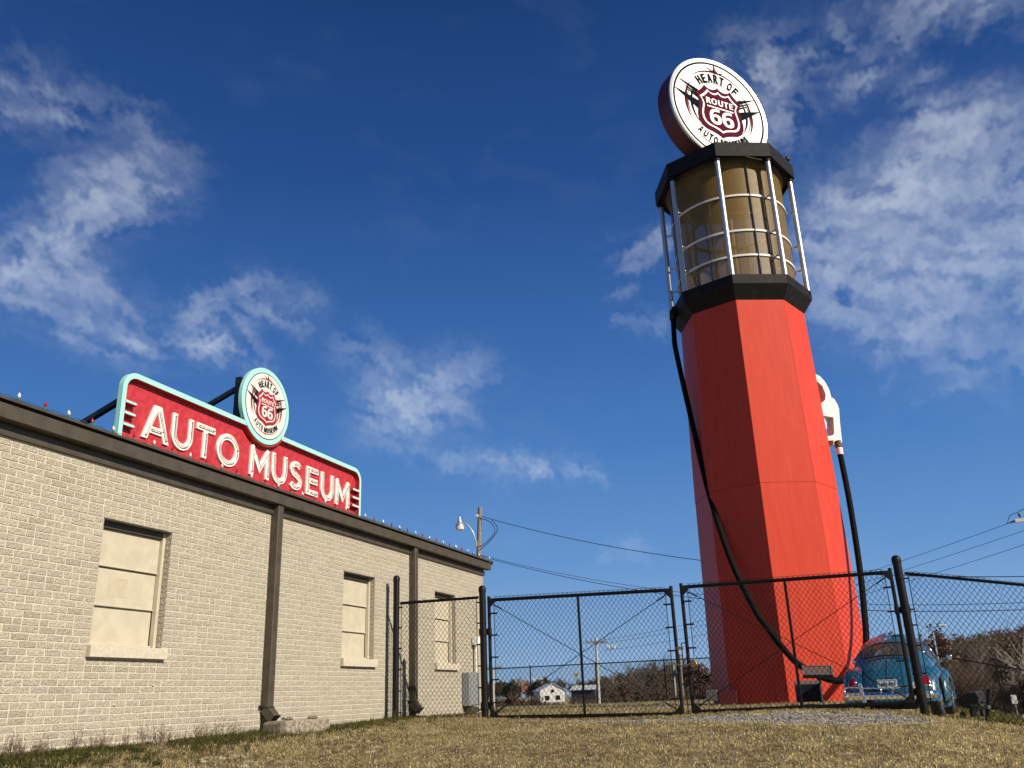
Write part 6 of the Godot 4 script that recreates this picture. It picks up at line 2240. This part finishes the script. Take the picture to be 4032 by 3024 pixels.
func power() -> void:
	# lamp pole behind the museum
	var t := thing("lamp_pole", "weathered wooden pole with a bell-shaped lamp rising behind the museum roof", "utility pole", P(-17.1, -0.4, 42.0))
	var b := MB.new()
	b.tube([P(-17.55, -0.6, 42.0), P(-17.2, 6.9, 42.0), P(-17.06, 9.42, 42.0)], [0.16, 0.125, 0.115], 12)
	put("shaft", b, mat.wood_gray, t)
	b = MB.new()
	b.tube(catmull([P(-17.3, 7.65, 41.9), P(-17.42, 8.15, 41.8), P(-17.75, 8.62, 41.75), P(-18.0, 8.74, 41.72)], 5), 0.035, 8)
	b.cbox(P(-17.27, 7.55, 41.87), Vector3(0.1, 0.3, 0.08), 0.01)
	put("arm", b, mat.galv, t)
	b = MB.new()
	b.lathe(P(-18.1, 8.2, 41.7), Vector3.UP, [[0.0, 0.80], [0.05, 0.78], [0.06, 0.70], [0.09, 0.66], [0.11, 0.54], [0.15, 0.46], [0.21, 0.36], [0.23, 0.30]], 20)
	var lp := put("lamp_head", b, mat.galv, t)
	b = MB.new()
	b.lathe(P(-18.1, 8.2, 41.7), Vector3.UP, [[0.225, 0.30], [0.215, 0.12], [0.19, 0.10], [0.0, 0.09]], 20)
	put("refractor", b, mk(lin(0.55, 0.56, 0.56), 0.2), lp)
	b = MB.new()
	b.cbox(P(-17.2, 8.98, 41.87), Vector3(0.16, 0.12, 0.1), 0.02)
	put("insulator", b, mat.house_white, t)
	b = MB.new()
	b.tube(catmull([P(-17.05, 8.85, 41.9), P(-16.5, 8.6, 41.95), P(-16.25, 8.1, 41.95), P(-16.7, 7.6, 41.95), P(-17.15, 7.35, 41.9)], 6), 0.02, 5)
	b.tube(catmull([P(-16.4, 8.7, 41.95), P(-16.1, 8.2, 41.95), P(-16.5, 7.65, 41.95), P(-17.1, 7.2, 41.9)], 6), 0.02, 5)
	put("drip_loop", b, mat.rubber, t)
	# pole at the right edge with a crossarm
	t = thing("crossarm_pole", "utility pole at the right edge, its white crossarm end showing against the sky", "utility pole", P(7.3, -1.5, 36.0))
	b = MB.new()
	b.tube([P(7.4, -1.8, 36.0), P(7.3, 6.2, 36.0)], [0.17, 0.12], 12)
	put("shaft", b, mat.wood_gray, t)
	b = MB.new()
	b.cbox(P(7.1, 5.36, 35.85), Vector3(1.75, 0.12, 0.1), 0.01, Basis(Vector3(0, 0, 1), 0.0))
	put("crossarm", b, mat.house_white, t)
	for x in [6.42, 7.85]:
		b = MB.new()
		b.lathe(P(x, 5.42, 35.85), Vector3.UP, [[0.02, 0.0], [0.02, 0.06], [0.06, 0.08], [0.035, 0.11], [0.06, 0.14], [0.05, 0.2], [0.0, 0.22]], 12)
		put("insulator", b, mat.lamp_gray, t)
	b = MB.new()
	b.lathe(P(6.24, 5.36, 35.85), Vector3(-1, -0.25, 0), [[0.015, 0.0], [0.05, 0.04], [0.02, 0.07], [0.05, 0.1], [0.02, 0.13], [0.045, 0.17], [0.012, 0.2], [0.012, 0.34]], 10)
	put("strain_insulator", b, mat.lamp_black, t)
	b = MB.new()
	b.tube(catmull([P(5.98, 5.28, 35.85), P(6.1, 5.55, 35.85), P(6.42, 5.68, 35.85), P(6.9, 5.9, 35.85), P(7.25, 6.1, 35.9)], 6), 0.012, 5)
	put("jumper", b, mat.rubber, t)
	# far poles through the gates: [x/d, d, top y/d, arm y/d, arm half width, label]
	for q in [[-0.2685, 64.0, 0.0609, 0.0557, 0.76, "tall pale utility pole with crossarm behind the left gate leaf", 0.09], [-0.3945, 78.0, 0.0345, 0.0340, 0.85, "pale utility pole with crossarm close right of the left gate post", 0.1], [-0.1835, 120.0, 0.029, 0.0283, 1.0, "small utility pole with transformer beside the tan shed", 0.1], [-0.1755, 118.0, 0.0385, 0.0, 0.0, "brown utility pole standing in the gap between the gate leaves", 0.13], [0.0885, 92.0, 0.0215, 0.019, 0.9, "weathered utility pole close right of the blue car", 0.11]]:
		var x: float = q[0] * q[1]
		var d: float = q[1]
		t = thing("utility_pole", q[5], "utility pole", P(x, gy(x, d), d), "distant utility poles")
		b = MB.new()
		b.tube([P(x - 0.02 * d * 0.06, gy(x, d) - 0.3, d), P(x, q[2] * d, d)], [q[6] * 1.3, q[6]], 10)
		put("shaft", b, mat.wood_pale if q[5].contains("pale") or q[5].contains("small") else mat.wood_gray, t)
		if q[4] > 0.0:
			b = MB.new()
			b.box(P(x, q[3] * d, d - 0.15), Vector3(q[4] * 2, 0.12, 0.1), Basis(Vector3.UP, 0.3))
			put("crossarm", b, mat.wood_gray, t)
			b = MB.new()
			for s in [-0.9, -0.4, 0.9]: b.rod(P(x + q[4] * s, q[3] * d + 0.05, d - 0.15), P(x + q[4] * s, q[3] * d + 0.22, d - 0.15), 0.04, 6)
			put("insulator", b, mat.lamp_gray, t)
		if q[5].contains("transformer"):
			b = MB.new()
			b.lathe(P(x + 0.3, 2.0, d - 0.1), Vector3.UP, [[0.0, 0.0], [0.22, 0.0], [0.22, 0.7], [0.0, 0.75]], 12)
			put("transformer", b, mat.lamp_gray, t)
	# street lamps
	t = thing("street_lamp", "pale street lamp on a long arm above the trees, right of the thick fence post", "street lamp", P(6.7, -2.0, 82.0))
	b = MB.new()
	b.tube([P(6.55, -2.4, 82.0), P(6.5, 4.0, 82.0), P(6.55, 4.2, 82.0), P(7.0, 4.28, 82.0)], [0.09, 0.055, 0.045, 0.04], 8)
	put("pole", b, mat.galv, t)
	b = MB.new()
	b.cbox(P(7.28, 4.32, 82.0), Vector3(0.62, 0.18, 0.3), 0.05)
	put("lamp_head", b, mat.house_white, t)
	t = thing("street_lamp", "twin-headed stadium light far off, right of the tall utility pole", "street lamp", P(-45.9, -2.0, 182.0))
	b = MB.new()
	b.rod(P(-45.9, -2.5, 182.0), P(-45.9, 8.9, 182.0), 0.09, 8)
	put("pole", b, mat.galv, t)
	b = MB.new()
	b.cbox(P(-46.5, 9.1, 182.0), Vector3(0.8, 0.7, 0.4), 0.08)
	b.cbox(P(-45.3, 9.1, 182.0), Vector3(0.8, 0.7, 0.4), 0.08)
	b.rod(P(-46.5, 8.9, 182.0), P(-45.3, 8.9, 182.0), 0.06, 6)
	put("lamp_head", b, mat.house_white, t)
	# wires
	sag_wire("overhead_wire", "dark wire from the lamp pole's top drooping behind the tower", P(-17.0, 8.95, 41.95), P(7.2, 3.35, 36.0), 0.95, 0.016)
	sag_wire("overhead_wire", "lower of two close wires passing behind the museum corner and gates", P(-17.2, 6.95, 41.95), P(7.3, 2.25, 36.0), 1.02, 0.014)
	sag_wire("overhead_wire", "upper of two close wires passing behind the museum corner and gates", P(-17.2, 7.0, 41.95), P(7.3, 2.5, 36.0), 0.98, 0.010)
	sag_wire("overhead_wire", "highest thin wire coming down from the white crossarm on the right", P(5.92, 5.27, 35.85), P(-17.3, 3.65, 64.0), 0.55, 0.009)
	sag_wire("overhead_wire", "middle thin wire sloping down from the right edge behind the tower", P(7.9, 5.4, 36.0), P(-17.0, 3.45, 64.0), 0.6, 0.009)
	sag_wire("overhead_wire", "lowest of three thin wires sloping down from the right edge", P(7.6, 4.85, 36.2), P(-16.8, 3.0, 64.5), 0.6, 0.009)

# ---------- grass, gravel, weeds ----------
func clump(sd: int, n: int, len0: float, len1: float, w: float, spread: float, flat: float) -> MB:
	var g := RandomNumberGenerator.new()
	g.seed = sd
	var b := MB.new()
	for i in n:
		var a := g.randf() * TAU
		var p := Vector3(cos(a), 0, sin(a)) * spread * sqrt(g.randf())
		var h := g.randf() * TAU
		var dir := Vector3(cos(h), 0, sin(h))
		var L := g.randf_range(len0, len1)
		var sd2 := dir.cross(Vector3.UP) * w * 0.5
		var tilt := g.randf_range(0.2, 1.0) * flat
		var p1 := p + Vector3(0, L * 0.42, 0) * (1.1 - 0.4 * tilt) + dir * L * 0.25 * tilt
		var p2 := p1 + (dir * tilt + Vector3(g.randf_range(-0.5, 0.5), (1.0 - tilt * 1.1), g.randf_range(-0.5, 0.5))).normalized() * L * 0.3
		var p3 := p2 + (dir * tilt * 1.2 + Vector3(g.randf_range(-0.8, 0.8), (0.7 - tilt * 1.5), g.randf_range(-0.8, 0.8))).normalized() * L * 0.3
		var nn := (Vector3.UP * 0.7 + dir.rotated(Vector3.UP, PI / 2) * 0.4).normalized()
		b.quad(p - sd2, p + sd2, p1 + sd2, p1 - sd2, nn)
		b.quad(p1 - sd2, p1 + sd2, p2 + sd2 * 0.7, p2 - sd2 * 0.7, nn)
		b.ftri(p2 - sd2 * 0.7, p2 + sd2 * 0.7, p3, nn)
	return b

func scatter(called: String, label: String, cat: String, mesh: Mesh, trs: Array, cols: Array) -> void:
	var mm := MultiMesh.new()
	mm.transform_format = MultiMesh.TRANSFORM_3D
	mm.use_colors = not cols.is_empty()
	mm.mesh = mesh
	mm.instance_count = trs.size()
	for i in trs.size():
		mm.set_instance_transform(i, trs[i])
		if not cols.is_empty(): mm.set_instance_color(i, cols[i])
	var mi := MultiMeshInstance3D.new()
	mi.multimesh = mm
	mi.name = numbered(called)
	add_child(mi)
	meta(mi, label, cat, "", "stuff")

func grass() -> void:
	var gm := mk(Color(1, 1, 1), 0.75)
	gm.vertex_color_use_as_albedo = true
	gm.backlight_enabled = true
	gm.backlight = Color(0.8, 0.75, 0.6)
	gm.metallic_specular = 0.25
	var g := RandomNumberGenerator.new()
	g.seed = 404
	var n1 := FastNoiseLite.new()
	n1.seed = 8; n1.frequency = 0.9; n1.fractal_octaves = 3
	var n2 := FastNoiseLite.new()
	n2.seed = 9; n2.frequency = 3.2; n2.fractal_octaves = 2
	var dry := [[], [], []]
	var dc := [[], [], []]
	var green := []
	var gc := []
	var place := func(x: float, d: float, sc: float):
		# dirt shows through in places; gravel strip kept bare
		var pv := n1.get_noise_2d(x, d)
		var fv := n2.get_noise_2d(x, d)
		if gravel_at(x, d) > 0.45 + fv * 0.5: return
		if d > 26.4 and d < 31.6 and x > -16.0 and x < -2.4 and g.randf() < 0.85: return
		if pv + fv * 0.8 < -0.42 and g.randf() < 0.75: return
		var wall := ss(-6.0, -7.15, x + fv * 0.5) if d < 17.6 else 0.0
		var gr := wall * clampf(0.75 + pv * 1.6, 0.0, 1.0) + ss(0.8, 2.4, x + pv) * ss(13.5, 16.0, d) * 0.45
		var tr := Transform3D(Basis(Vector3.UP, g.randf() * TAU).scaled(Vector3(sc, sc * g.randf_range(0.75, 1.25), sc)), P(x, gy(x, d) - 0.006, d))
		if g.randf() < gr:
			green.append(tr)
			gc.append(Color(0.11, 0.155, 0.045).lerp(Color(0.22, 0.21, 0.075), g.randf()) * g.randf_range(0.7, 1.15))
		else:
			var k := g.randi() % 3
			dry[k].append(tr)
			var t := clampf(g.randf() * 0.95 + pv * 0.6 + fv * 0.35 + 0.08, 0.0, 1.0)
			var c := Color(0.29, 0.235, 0.13).lerp(Color(0.80, 0.715, 0.45), t)
			if g.randf() < 0.07: c = Color(0.78, 0.70, 0.50)
			dc[k].append(c * g.randf_range(0.82, 1.12))
	var step := 0.043
	var d := 5.2
	while d < 14.6:
		var sp := step * (0.85 + (d - 5.0) * 0.03)
		var x0 := maxf(-7.2, -1.25 * d - 0.3)
		var x1 := 0.19 * d + 1.2
		var x := x0
		while x < x1:
			place.call(x + g.randf_range(-0.5, 0.5) * sp, d + g.randf_range(-0.5, 0.5) * sp, 1.0)
			x += sp
		d += sp
	while d < 46.0:
		var sp := 0.085 + (d - 14.0) * 0.0065
		var x := -0.47 * d - 1.0
		while x < 0.2 * d + 0.8:
			if not (x < -7.0 and d < 18.2): place.call(x + g.randf_range(-0.5, 0.5) * sp, d + g.randf_range(-0.5, 0.5) * sp, 1.25 + (d - 14.0) * 0.03)
			x += sp
		d += sp
	for k in 3:
		scatter(["dry_grass", "straw_grass", "matted_grass"][k], ["dormant straw-coloured lawn grass", "loose pale straw grass among the lawn", "matted curly dry grass of the lawn"][k], "grass", clump(200 + k, [8, 7, 9][k], 0.03, [0.062, 0.08, 0.055][k], [0.0072, 0.006, 0.008][k], 0.034, [0.95, 0.85, 1.05][k]).mesh(gm), dry[k], dc[k])
	scatter("green_grass", "green winter grass along the foot of the brick wall and on the slope", "grass", clump(210, 14, 0.05, 0.115, 0.0048, 0.035, 0.6).mesh(gm), green, gc)
	# gravel strip under the gates
	var rm := mk(Color(1, 1, 1), 0.9)
	rm.vertex_color_use_as_albedo = true
	var rb := MB.new()
	rock(rb, Vector3.ZERO, 1.0, g)
	var rt := []
	var rc := []
	for i in 15000:
		var x := g.randf_range(-4.9, 0.9)
		var dd := g.randf_range(11.4, 15.2)
		if gravel_at(x, dd) + n2.get_noise_2d(x * 1.3, dd) * 0.8 < 0.5: continue
		var s := g.randf_range(0.008, 0.024)
		rt.append(Transform3D(Basis(Vector3(g.randf(), g.randf(), g.randf()).normalized(), g.randf() * TAU).scaled(Vector3(s, s * 0.8, s)), P(x, gy(x, dd) + s * 0.2, dd)))
		var k := g.randf_range(0.07, 0.36)
		rc.append(Color(k, k * 0.97, k * 0.96))
	scatter("gravel", "loose grey gravel on the ground under the gates", "gravel", rb.mesh(rm), rt, rc)
	# dry weeds at the foot of the wall
	var wm := mk(Color(1, 1, 1), 0.9)
	wm.vertex_color_use_as_albedo = true
	var wb := MB.new()
	for i in 5:
		var a := g.randf() * TAU
		var tip := Vector3(cos(a) * 0.05, g.randf_range(0.10, 0.22), sin(a) * 0.05)
		wire(wb, Vector3.ZERO, tip, 0.0018)
		for k in 7:
			var q := tip * g.randf_range(0.4, 1.0)
			var e := q + Vector3(g.randf_range(-1, 1), g.randf_range(0.2, 1.2), g.randf_range(-1, 1)) * 0.022
			wire(wb, q, e, 0.0014)
			wb.ftri(e, e + Vector3(0.008, 0.004, 0.003), e + Vector3(0.002, 0.011, -0.004), Vector3(0.5, 0.5, 0.5).normalized())
	var wt := []
	var wc := []
	for i in 120:
		var dd := 5.5 + 4.3 * pow(g.randf(), 1.3)
		if n2.get_noise_2d(dd * 1.5, 7.0) < -0.05: continue
		var x := g.randf_range(-7.16, -6.95)
		var s := g.randf_range(0.5, 1.25)
		wt.append(Transform3D(Basis(Vector3.UP, g.randf() * TAU).scaled(Vector3(s, s, s)), P(x, gy(x, dd), dd)))
		var k := g.randf_range(0.7, 1.2)
		wc.append(Color(0.17 * k, 0.12 * k, 0.085 * k))
	scatter("dry_weeds", "dead brown weeds along the concrete foundation at the left", "weeds", wb.mesh(wm), wt, wc)
	# tall blades by the fence post and block
	var tb := clump(220, 16, 0.14, 0.30, 0.005, 0.05, 0.55)
	var tt := []
	var tc := []
	for q in [[-6.95, 13.35, 1.1], [-7.02, 13.1, 0.8], [-6.98, 12.6, 0.7], [-7.05, 11.9, 0.7], [-6.6, 10.2, 0.5], [-6.65, 10.6, 0.45], [-6.62, 10.0, 0.5], [-7.0, 13.7, 0.8], [-6.7, 13.6, 0.5], [-6.2, 13.7, 0.45], [-5.8, 13.7, 0.4], [-5.5, 13.75, 0.5], [-6.95, 11.4, 0.5], [-7.0, 9.6, 0.5], [-6.4, 13.5, 0.4], [-6.0, 13.6, 0.4]]:
		tt.append(Transform3D(Basis(Vector3.UP, g.randf() * TAU).scaled(Vector3.ONE * q[2]), P(q[0], gy(q[0], q[1]), q[1])))
		tc.append(Color(0.10, 0.14, 0.035) if g.randf() < 0.7 else Color(0.34, 0.27, 0.13))
	scatter("tall_grass", "taller green blades round the fence post and concrete block", "grass", tb.mesh(gm), tt, tc)

func gravel_at(x: float, d: float) -> float:
	var c := piece([[-5.0, 13.4], [-3.6, 13.2], [-2.0, 13.1], [-0.6, 12.9], [0.5, 13.1], [1.0, 13.5]], x)
	var w := piece([[-5.0, 0.0], [-4.4, 0.12], [-3.4, 0.3], [-2.4, 0.35], [-1.4, 0.75], [-0.4, 1.05], [0.3, 0.9], [0.8, 0.4], [1.1, 0.0]], x)
	if w <= 0.0: return 0.0
	return clampf(1.35 - absf(d - c) / w, 0.0, 1.0)
